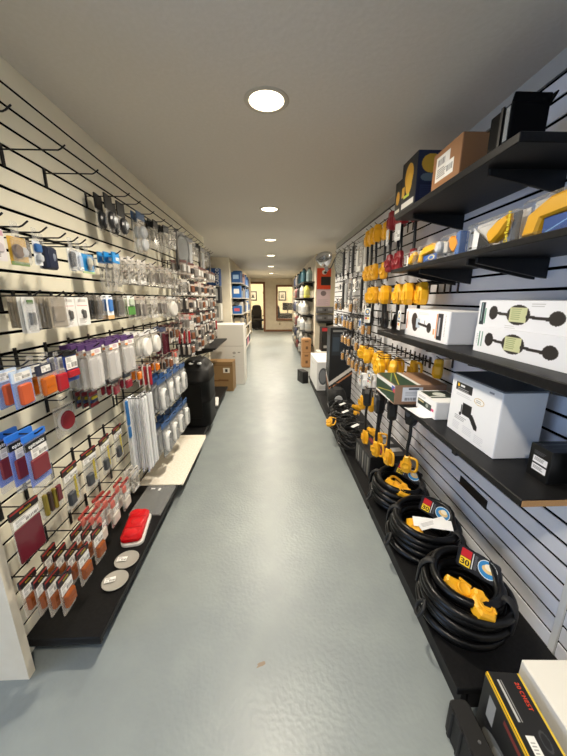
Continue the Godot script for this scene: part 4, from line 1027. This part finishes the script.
func base_stock() -> void:
	coil(0, Vector3(.834, .125, -1.085), .168, 6, .4)
	coil(1, Vector3(.862, .125, -1.5), .186, 5, -.5)
	coil(2, Vector3(.872, .125, -1.9), .18, 5, .2)
	# striped dark carton beyond the coils
	carton("dark_carton", "dark carton with red and white stripes behind the farthest cable coil", "box", Vector3(.9, .12, -2.33), Vector3(.33, .2, .34), "1b1b1d", [["t", "dct", 90, 100, [["r", .3, 0, .1, 1, "7a1f22"], ["r", .42, 0, .14, 1, "5a1416"], ["r", .6, .1, .25, .3, "8a8a8a"], ["r", .6, .6, .3, .2, "b0b0b0"], ["r", .05, .1, .2, .8, "2a2a2c"]]], ["a", "dca", 100, 50, [["r", .05, .1, .1, .8, "6a6a68"], ["r", .2, .1, .06, .8, "9a9a96"], ["r", .32, .1, .1, .8, "4a4a4a"], ["r", .5, .1, .08, .8, "8a8782"], ["r", .66, .1, .1, .8, "5a5a5a"], ["r", .82, .1, .1, .8, "77746e"]]], ["n", "dcn", 90, 50, [["r", .05, .14, .4, .7, "121214"], ["r", .5, .2, .42, .6, "242426"]]]], .06)
	loose_cord("extension_lead", "tangled thin black cord nearest the dark carton", Vector3(.775, .125, -2.74), .15, 17, .0065, 3)
	loose_cord("extension_lead", "tangled black cord with yellow loop plug in the middle of the heap", Vector3(.775, .125, -3.15), .145, 16, .0065, 4)
	loose_cord("extension_lead", "tangled black cord farthest along the base shelf", Vector3(.82, .125, -3.49), .15, 12, .007, 9)
	# tall dark carton, white carton with grille, black bag
	carton("display_carton", "tall black display carton with white diagonal stripe below the yellow plug cards", "box", Vector3(.96, .12, -4.38), Vector3(.33, 1.0, .26), "1c1e22", [["n", "tall", 64, 140, [["r", .06, .08, .88, .3, "2a3038"], ["r", .1, .12, .3, .2, "3c4a58"], ["p", 0, .8, 1, .56, "e8e4e0", .1], ["p", 0, .87, 1, .63, "c8855a", .05], ["r", .1, .02, .6, .03, "8a8a8a"]]], ["a", "talla", 48, 140, [["r", .1, .1, .8, .35, "2f3c4a"], ["p", 0, .66, 1, .8, "e6e2de", .1], ["p", 0, .72, 1, .86, "c8855a", .06], ["l", .2, .5, .6, .08, "8a8f98"]]]])
	var wc := carton("vent_carton", "white carton with grey oval grille picture low on the base shelf", "box", Vector3(.86, .12, -5.06), Vector3(.36, .45, .86), "e9eaec", [["n", "vent", 80, 90, [["e", .06, .2, .4, .6, "5c6066"], ["e", .1, .27, .3, .46, "84888e"], ["l", .1, .85, .6, .1, "a0a0a0"]]], ["a", "ventn", 100, 60, [["l", .2, .2, .3, .1, "b9b9b9"]]]])
	var bag := thing("black_bag", "small black duffel bag with white ring print below the plug cards", "bag", Vector3(.83, .12, -3.86))
	var rings := []
	for j in 9:
		var f := j / 8.0
		var R := PackedVector3Array()
		var s := 1.0 - pow(absf(f - .45) * 1.6, 3) * .5
		for q in rr(.24 * s, .26 * s, .08, 4): R.append(Vector3(q.x, .26 * f, -q.y))
		rings.append(R)
	var bst := st_new()
	put_loft(bst, rings)
	part("body", done(bst), H("141517", .7), bag)
	part("ring_print", lathe([[.034, 0], [.05, 0], [.05, .002], [.034, .002]], 20), H("c9ccd2"), bag, Vector3(-.0, .15, .132), Vector3(PI / 2, 0, 0))
	part("carry_strap", tube(curve([Vector3(-.07, .24, 0), Vector3(-.05, .31, 0), Vector3(.05, .31, 0), Vector3(.07, .24, 0)], 5), .009, 7), H("0e0e0f", .7), bag)
	# near corner
	carton("black_carton", "black carton with yellow edges and red title, nearest on the floor", "box", Vector3(.735, 0, -.56), Vector3(.105, .3, .36), "161616", [["t", "bct", 60, 150, [["r", 0, 0, .05, 1, "e3b51c"], ["r", .94, 0, .06, 1, "d8b83a"], ["r", .72, .06, .1, .2, "161616"], ["r", .2, .06, .06, .3, "b9b9b5"], ["r", .3, .06, .04, .3, "8a8a88"], ["r", .2, .44, .24, .26, "e6e6e0"], ["l", .25, .48, .14, .18, "8a8a88"], ["r", .26, .72, .2, .2, "6fae4a"], ["e", .56, .4, .24, .14, "3a3a3c"], ["e", .6, .42, .16, .1, "161616"], ["e", .58, .56, .28, .26, "3a3a3c"], ["e", .62, .6, .2, .2, "101012"]]], ["a", "bca", 150, 120, [["r", 0, 0, 1, .03, "e3b51c"], ["r", .1, .15, .1, .3, "9a9a98"], ["r", .3, .1, .5, .06, "7a2c26"], ["e", .1, .45, .7, .5, "6a6a66"], ["e", .25, .5, .3, .3, "8f8f8a"]]]], -.1)
	var last: Node3D = get_child(get_child_count() - 1)
	letters("20 CHEST", .0125, H("c23a22"), last, Vector3(.026, .3012, -.115), Vector3(-PI / 2, -PI / 2, 0))
	carton("white_carton", "large white carton nearest the slatwall beside the black and yellow one", "box", Vector3(.958, 0, -.53), Vector3(.26, .312, .46), "e7e4da", [["a", "wca", 120, 90, [["e", .1, .2, .18, .42, "b9b6ac"], ["e", .12, .25, .14, .32, "cfccc2"], ["r", .48, .42, .3, .08, "7a786f"], ["l", .3, .7, .3, .1, "b5b2a8"]]]], -.04)
	var bl := thing("ribbed_case", "black ribbed plastic case on the floor at the end of the base shelf", "case", Vector3(.642, 0, -.635))
	part("body", plate(.07, .27, .13, .02, .006), H("0d0d0e", .6), bl, Vector3(0, .067, 0), Vector3(-PI / 2, 0, 0))
	for i in 5: part("rib", bx(.01, .125, .018, .004), H("101011", .6), bl, Vector3(-.036, .07, -.1 + i * .05))
	part("rivet", disc(.005, .005, .004, .001, 10), H("8a8a8a", .3, .8), bl, Vector3(0.005, .134, -.02), Vector3(-PI / 2, 0, 0))
	# left base shelf
	for i in 2:
		var d := thing("lens_disc", ["nearer of two flat round clear lens discs on the base shelf", "farther of two flat round clear lens discs, beside the red tail light"][i], "lens", Vector3(-.8, .12, [-1.3, -1.43][i]))
		part("dish", lathe([[.03, .002], [.056, .004], [.062, .012], [.058, .013], [.05, .008], [.01, .007]], 28, "dish"), H("aaa79f", .25), d)
		part("barcode_sticker", face(.05, .03), print_mat("label"), d, Vector3(-.025, .0145, .0), Vector3(-PI / 2, .3 - .2 * i, 0))
	var tl := thing("tail_light", "red vehicle tail light with white base lying on the base shelf", "light", Vector3(-.84, .12, -1.66), .16)
	part("base_plate", plate(.125, .275, .022, .035, .004, 5), H("e8e4e0", .3), tl, Vector3(0, .012, 0), Vector3(-PI / 2, 0, 0))
	part("lens", plate(.116, .265, .05, .03, .016, 5), H("c80f18", .12), tl, Vector3(-.004, .042, 0), Vector3(-PI / 2, 0, 0))
	for e in [[-.02, -.09], [.01, .0], [-.01, .09]]: part("lens_bulge", ell(.042, .016, .036), H("d2141c", .1), tl, Vector3(e[0], .062, e[1]))
	part("lens_rib", bx(.1, .006, .006, .002), H("a80c14", .15), tl, Vector3(-.004, .066, -.045))
	part("lens_rib", bx(.1, .006, .006, .002), H("a80c14", .15), tl, Vector3(-.004, .066, .05))
	var ft := thing("flat_pack", "flat grey pack with small white stickers beyond the red tail light", "pack", Vector3(-.845, .12, -1.955), -.02)
	part("sheet", bx(.2, .012, .31, .004), H("3a3c3e", .35), ft, Vector3(0, .006, 0))
	part("clear_wrap", plate(.21, .33, .016, .008, .004), clear_mat("dfe2e2", .2), ft, Vector3(0, .008, 0), Vector3(-PI / 2, 0, 0))
	part("sticker", bx(.03, .001, .014), H("f0f0ee"), ft, Vector3(-.05, .017, -.12))
	part("sticker", bx(.018, .001, .03), H("f0f0ee"), ft, Vector3(.0, .017, -.11))
	var sh := thing("white_sheet", "large white sheet lying on the base shelf under the oval caps", "sheet", Vector3(-.862, .12, -2.56))
	part("sheet", bx(.34, .008, .84, .002), noisy("white sheet", Color.html("f6f0e4"), Color.html("ece3d2"), .03, .6, 3.0), sh, Vector3(0, .004, 0))
	part("curled_edge", bx(.34, .006, .05, .002), H("efe6d4", .6), sh, Vector3(0, .013, -.42), Vector3(.35, 0, 0))
	tank_cover()
	var pk := thing("white_packet", "white packet lying on the base shelf beyond the black tank cover", "packet", Vector3(-.8, .12, -4.1), .15)
	part("packet", plate(.11, .34, .03, .02, .01), H("e8e6e2", .4), pk, Vector3(0, .016, 0), Vector3(-PI / 2, 0, 0))
	part("label", bx(.05, .001, .08), H("c9c6c0"), pk, Vector3(0, .0325, .05))
	# cartons past the end of the left base shelf
	carton("brown_carton", "brown carton with white square label in front of the white cartons", "box", Vector3(-.86, 0, -5.2), Vector3(.42, .5, .26), "8f7048", [["n", "brn", 84, 100, [["r", .62, .2, .26, .17, "e4ddd0"], ["r", .7, .24, .1, .1, "3a3028"], ["r", .05, .62, .4, .05, "6e4a2a"], ["r", .42, .6, .4, .06, "6e4a2a"], ["r", 0, .1, 1, .015, "7a5230"]]]], -.06)
	for i in 3: carton("white_carton", ["lowest of the three stacked white cartons behind the brown one", "middle of the three stacked white cartons, with small printed marks", "topmost of the three stacked white cartons"][i], "box", Vector3(-.86 + [0, .0, .0][i], [0, .345, .69][i], -5.72), Vector3(.72, [.343, .343, .38][i], .5), "e2dfd8", [["n", "wst%d" % i, 100, 60, [["e", .72, .25, .08, .14, "a8a59c"], ["r", .85, .26, .06, .05, "8a8880"], ["e", .72, .48, .06, .06, "b0ada4"]] if i == 1 else [["r", 0, .97, 1, .03, "cac7bf"]]]], 0, "stacked white cartons")
func tank_cover() -> void:
	var o := thing("tank_cover", "tall black plastic tank cover standing on the base shelf", "cover", Vector3(-.855, .12, -3.48))
	var rings := []
	var prof := [[0, .92], [.03, .95], [.04, .93], [.27, .95], [.275, .975], [.3, .975], [.305, .95], [.5, .96], [.505, .985], [.53, .985], [.535, .96], [.64, .95], [.64, .93], [.69, .78], [.72, .62], [.733, .56], [.736, .45]]
	for p in prof:
		var R := PackedVector3Array()
		for q in rr(.34 * p[1], .5 * p[1], .12 * p[1], 6): R.append(Vector3(q.x, p[0], -q.y))
		rings.append(R)
	var st := st_new()
	put_loft(st, rings)
	var m := H("070707", .5)
	m.metallic_specular = 0.3
	part("shell", done(st), m, o)
	part("side_panel", plate(.18, .38, .012, .03, .005), m, o, Vector3(0, .3, .238))
	part("ridge", bx(.03, .02, .4, .008), m, o, Vector3(0, .73, 0))
	for s in [-.045, .045]: part("latch", ell(.026, .014, .02), H("d9dcde", .25, .3), o, Vector3(s + .03, .712, .185))

# ---------- far end ----------
func bottle(t: Node3D, col: String, cap: String, r: float, h: float) -> void:
	part("bottle", lathe([[r * .9, 0], [r, .01], [r, h * .62], [r * .85, h * .74], [r * .4, h * .84], [r * .38, h * .88]], 12), H(col, .35), t)
	part("cap", lathe([[r * .45, h * .87], [r * .45, h], [r * .3, h * 1.005]], 10), H(cap, .4), t)
	part("label", lathe([[r * 1.01, h * .2], [r * 1.01, h * .55]], 12), H(Color.html(col).lerp(Color.html("4a5a6a"), .3).to_html(false), .5), t)
func far_shelf(side: int, lev: int, y: float, z0: float, z1: float, label: String) -> void:
	var x := -.97 if side < 0 else .95
	var s := thing("wall_shelf", label, "shelf", Vector3(x - side * .125, y, (z0 + z1) / 2))
	part("board", bx(.25, .022, absf(z1 - z0), .002), H("232324", .5) if side > 0 else H("bdbab2", .5), s, Vector3(0, -.011, 0))
	for z in [z0 + .3 * signf(z1 - z0), (z0 + z1) / 2, z1 - .3 * signf(z1 - z0)]: part("bracket", bracket_mesh(.21), H("141414"), s, Vector3(side * .125, -.022, z - s.position.z), Vector3(0, 0 if side < 0 else PI, 0))
func tone(h: String) -> String:
	var c := Color.html(h)
	if c.s < 0.25 or c.v < 0.22: return "white" if c.v > 0.85 else ("dark" if c.v < 0.4 else "grey")
	if c.h > 0.5 and c.h < 0.72: return "blue"
	if c.h > 0.42 and c.h <= 0.5: return "teal"
	if c.h > 0.13 and c.h < 0.2: return "yellow"
	return "red" if c.h > 0.9 or c.h < 0.04 else "tan"
func far_stock() -> void:
	var lv := [.16, .45, .77, 1.15, 1.53, 1.88]
	for side in [-1, 1]:
		for l in 6: far_shelf(side, l, lv[l], -7.75 if side < 0 else -7.2, -10.9, "%s shelf from the floor on the %s at the far end" % [NUM[l], "blue carton side" if side < 0 else "bottle side"])
	# left: cartons
	var cl := [["34566a", "2a4a66", "d98a9a", "3a4a5c"], ["2c2a2a", "d8cfc0", "8a7a5a", "3a3a3c"], ["8a857c", "2c2c2e", "b9a88a", "6a6a6a"], ["1c5a9c", "2a6cb0", "cfc9be", "3a3632"], ["1f5fa6", "1a4a88", "6a8ab0", "8a8680"], ["24508c", "1d3f78", "3a70b0", "c9a0a0"]]
	var hs := [.25, .27, .3, .3, .28, .3]
	for l in 6:
		for i in 9:
			var c: String = cl[l][(i + (i * i) % 3) % 4]
			var h: float = hs[l] * [1.0, .8, .92, .6][(i * 3 + l) % 4]
			carton("stock_carton", "%s carton, %s along the %s shelf from the floor, far shelves opposite the bottles" % [tone(c), NUM[i], NUM[l]], "box", Vector3(-.855, lv[l], -7.95 - i * .33), Vector3(.21, h, .2 + .07 * ((i + l) % 2)), c, [["n", "stk%d" % ((i + l) % 4), 24, 28, [["r", .1, .2, .8, .3, ["d8d8d8", "8ab0d8", "e8d8b0", "c96a7a"][(i + l) % 4]], ["r", .2, .6, .5, .1, "e6e6e6"]]]] if false else [], 0, "cartons on the far shelves")
			var last: Node3D = get_child(get_child_count() - 1)
			part("label", bx(.13, h * .4, .002), H(["d8d8d8", "9ab8dc", "e8d8b0", "b9505f"][(i * 2 + l) % 4]), last, Vector3(0, h * .55, (.2 + .07 * ((i + l) % 2)) / 2 + .001))
	# right: bottles and cans
	var cr := [["c9c4b8", "8a3a34", "5a5a5c"], ["eceae4", "e2e0da", "d0cdc6"], ["efede8", "e6e4de", "cfccc4"], ["f1efea", "e6e4de", "d6d3cc"], ["c9cc3c", "dcd86a", "e8e6dc"], ["3a6a78", "2c4a5a", "8aa0a0"]]
	for l in 6:
		for i in 13:
			var c: String = cr[l][(i * i + l) % 3]
			if i > 4: c = ["3a3c58", "8a4a44", "c9c4ba", "5c5650", "b9a890"][(i + l * 2) % 5]
			var key := "btl%d%s" % [l, c]
			copy_of(key, bottle.bind(c, "e6e4e0" if l < 4 else "33363a", .08 if l in [2, 3] else .07, .31 if l > 1 else .26), "jug" if l in [2, 3] else "bottle", "%s, %s along the %s shelf from the floor, bottle side" % ["white jug" if l in [2, 3] and i < 5 else tone(c) + " bottle", NUM[i], NUM[l]], "bottle", Vector3(.8 + .05 * ((i * 7 + l) % 3 - 1), lv[l], -7.38 - i * .27), i * .3, "bottles on the far shelves")
	for i in 2: carton("brown_carton", ["upper of two stacked tan cartons at the foot of the bottle shelves", "lower of two stacked tan cartons at the foot of the bottle shelves"][i], "box", Vector3(.76, [.32, 0][i], -7.02), Vector3(.2, .318, .3), "b98a5c", [["n", "tan", 60, 54, [["r", .3, .1, .4, .12, "7a5636"], ["r", .4, .5, .26, .2, "6e4c2e"], ["r", .1, .92, .8, .02, "8a643e"]]]], .0, "stacked tan cartons")
	carton("brown_carton", "small tan carton lying low before the white wall end", "box", Vector3(1.12, 0, -6.4), Vector3(.34, .2, .3), "b5855a", [["n", "tan", 60, 54, []]])
	carton("white_carton", "white carton low before the white wall end, above the small tan one", "box", Vector3(1.1, .2, -6.4), Vector3(.36, .26, .3), "ece6dc", [["n", "wlow", 60, 40, [["l", .2, .3, .5, .2, "c9c4ba"]]]])
	carton("red_top_carton", "black carton with red top band against the white wall end", "box", Vector3(1.2, .46, -6.45), Vector3(.4, .48, .3), "17181a", [["n", "redtop", 60, 76, [["r", 0, 0, 1, .14, "a8242a"], ["e", .3, .4, .3, .24, "6a3030"], ["p", .5, .5, .8, .3, "8a8a8c", .05], ["r", .1, .75, .2, .12, "9a9a9a"]]]])
	carton("small_black_case", "small black case on the floor before the white grille carton", "case", Vector3(.56, 0, -5.62), Vector3(.11, .22, .26), "161718", [["a", "sbk", 40, 40, [["r", .3, .2, .2, .3, "3a3a3c"]]]], .3)
	# white wall end on the right with posters
	var p := thing("poster", "red and white poster on the white wall end past the slatwall", "poster", Vector3(1.12, 1.92, -6.996))
	part("sheet", bx(.3, .44, .004), H("f0efe9"), p, Vector3(0, 0, .001))
	part("printed_face", face(.3, .44), ink("poster1", 60, 88, "e8502c", [["e", .35, .08, .36, .22, "f2f2f2"], ["e", .5, .14, .2, .12, "26282a"], ["r", .3, .4, .7, .4, "1a1b1d"]]), p, Vector3(0, 0, .004))
	var p2 := thing("poster", "pale pink poster with grey oval figure under the red one", "poster", Vector3(1.12, 1.53, -6.996))
	part("sheet", bx(.3, .36, .004), H("efe8ea"), p2, Vector3(0, 0, .001))
	part("printed_face", face(.3, .36), ink("poster2", 60, 72, "e3ccd6", [["e", .3, .1, .4, .3, "8a7a80"], ["l", .1, .6, .8, .3, "b9a8b0"]]), p2, Vector3(0, 0, .004))
	for i in 2:
		var g := thing("radio_unit", ["upper of two flat grey stereo units under the posters", "lower of two flat grey stereo units under the posters"][i], "stereo", Vector3(1.14, [1.27, 1.1][i], -6.9), 0, "grey stereo units")
		part("body", bx(.36, .13, .16, .008), H("5f5f63", .4), g)
		part("knob", disc(.022, .022, .02, .004, 14), H("2a2a2c"), g, Vector3(0, 0, .09))
		for s in [-.11, .11]: part("display", bx(.1, .05, .006, .002), H("8a8b90", .3), g, Vector3(s, .01, .081))
	var hs2 := thing("display_stand", "small black shelf bracketed under the two grey stereo units", "shelf", Vector3(1.2, 1.025, -6.85))
	part("board", bx(.44, .03, .3, .004), H("1a1a1b", .4), hs2, Vector3(0, -.015, 0))
	part("bracket", bracket_mesh(.26), H("141414"), hs2, Vector3(0, -.03, -.15))
	var hn := thing("chrome_reflector", "large chrome bowl reflector lamp high on the end of the grey wall", "lamp", Vector3(.86, 2.1, -5.35), .6)
	hn.rotation = Vector3(.6, .3, .5)
	hn.scale = Vector3.ONE * .8
	part("bowl", lathe([[.03, -.14], [.07, -.1], [.13, -.02], [.165, .08], [.17, .1], [.16, .1], [.12, -.015], [.06, -.09]], 24), H("c9ccd0", .15, .9), hn)
	part("neck", lathe([[.035, -.24], [.04, -.15], [.03, -.13]], 14), H("8a8c90", .3, .7), hn)
	part("mount_arm", tube(curve([Vector3(0, -.22, 0), Vector3(.1, -.26, -.05), Vector3(.24, -.2, -.16), Vector3(.33, -.12, -.2)], 5), .012, 8), H("2a2a2c", .4), hn)
	part("bulb", ell(.04, .05, .04), H("f2f2ee", .2), hn, Vector3(0, -.04, 0))
	# side recess on the left with blue boxes
	var rs := [0.62, 1.03, 1.41, 1.79]
	for l in 4:
		var s := thing("wall_shelf", "%s shelf from the floor in the side recess" % NUM[l], "shelf", Vector3(-1.63, rs[l], -7.42))
		part("board", bx(.9, .022, .34, .003), H("d6d2ca"), s, Vector3(0, -.011, 0))
		part("edge_strip", bx(.9, .028, .006), H("c9c5bc"), s, Vector3(0, -.011, .173))
		for i in 3:
			var cb := carton("recess_carton", "%s carton, %s from the aisle, %s shelf in the side recess" % [["black", "white", "grey", "blue"][l], NUM[i], NUM[l]], "box", Vector3(-1.29 - i * .3, rs[l], -7.42), Vector3(.26, .37, .26), ["1b1c20", "d8d6d0", "3a3c44", "1b4f94"][l], [["n", "rc%d" % l, 40, 56, [["r", .1, .3, .4, .3, ["b9b9b9", "3a5a8a", "8a8a90", "e8ecf2"][l]], ["r", .6, .15, .2, .7, ["3a3a40", "8a8a88", "c9c9cc", "0f2f66"][l]]]]], 0, "cartons in the side recess")
			if l == 3 and i == 0: letters("CAMCO", .075, H("f4f6fa"), cb, Vector3(.085, .19, .1325), Vector3(0, 0, PI / 2))
func far_end() -> void:
	for i in 2:
		var f := thing("framed_picture", ["framed picture seen through the office doorway", "framed picture seen through the office window"][i], "picture", Vector3([-1.13, .62][i], 1.68, -19.245))
		part("frame", bx(.46, .54, .03, .006), H("1d1a18", .4), f, Vector3(0, 0, .015))
		part("mat_board", bx(.33, .41, .006), H("d9d4c4"), f, Vector3(0, 0, .03))
		part("printed_face", face(.2, .26), ink("pic%d" % i, 36, 44, "b9b4a4", [["r", .2, .3, .2, .5, "2a2a2a"], ["r", .55, .2, .2, .6, "3a3836"], ["r", 0, .8, 1, .2, "6a6658"]] if i else [["e", .2, .3, .6, .5, "2c2c2a"], ["r", 0, .75, 1, .25, "55524a"]]), f, Vector3(0, 0, .0345))
	for i in 3:
		var at: Vector3 = [Vector3(-.68, 0, -16.0), Vector3(.36, 0, -16.1), Vector3(-1.75, 0, -16.2)][i]
		var c := thing("office_chair", ["black office chair just inside the doorway", "black office chair at the edge of the office window", "black office chair deeper in the office, beyond the doorway"][i], "chair", at, [.4, 2.4, -.6][i], "black office chairs")
		var b := H("141415", .6)
		part("seat", plate(.5, .5, .09, .12, .03), b, c, Vector3(0, .48, 0), Vector3(-PI / 2, 0, 0))
		part("backrest", plate(.48, .62, .09, .14, .03), b, c, Vector3(0, .9, -.24), Vector3(-.12, 0, 0))
		part("stem", lathe([[.03, .06], [.03, .44]], 10), H("2a2a2c", .4, .5), c)
		for k in 5: part("leg", bx(.3, .06, .05, .008), b, c, Vector3(cos(TAU * k / 5) * .15, .031, sin(TAU * k / 5) * .15), Vector3(0, -TAU * k / 5, 0))
		for s in [-.27, .27]: part("armrest", plate(.06, .28, .04, .02, .008), b, c, Vector3(s, .68, 0), Vector3(-PI / 2, 0, 0))
	var d := thing("office_desk", "black desk seen low through the office window", "desk", Vector3(1.0, 0, -17.0))
	part("top", bx(1.4, .04, .7, .006), H("1a1918", .4), d, Vector3(0, .74, 0))
	for s in [-.66, .66]: part("side_panel", bx(.04, .72, .66, .004), H("1a1918", .5), d, Vector3(s, .36, 0))
	part("back_panel", bx(1.28, .5, .02), H("201e1c", .5), d, Vector3(0, .46, -.3))
	var m := thing("monitor", "black computer monitor on the office desk", "monitor", Vector3(.84, .76, -17.05))
	part("screen", bx(.56, .38, .04, .008), H("101012", .3), m, Vector3(0, .36, 0))
	part("stand", bx(.06, .2, .03, .004), H("1a1a1c"), m, Vector3(0, .1, -.02))
	part("foot", plate(.26, .18, .016, .03, .004), H("1a1a1c"), m, Vector3(0, .008, 0), Vector3(-PI / 2, 0, 0))
	var pr := thing("printer_cabinet", "black printer cabinet behind the chairs in the doorway", "cabinet", Vector3(-.85, 0, -17.0))
	part("body", bx(.6, .95, .5, .008), H("17171a", .5), pr, Vector3(0, .475, 0))
	part("drawer", bx(.54, .26, .012, .003), H("202024", .4), pr, Vector3(0, .3, .256))
	part("drawer", bx(.54, .26, .012, .003), H("202024", .4), pr, Vector3(0, .6, .256))
	part("control_panel", bx(.3, .05, .03, .004), H("9a9a9e", .4), pr, Vector3(0, .88, .26), Vector3(-.4, 0, 0))
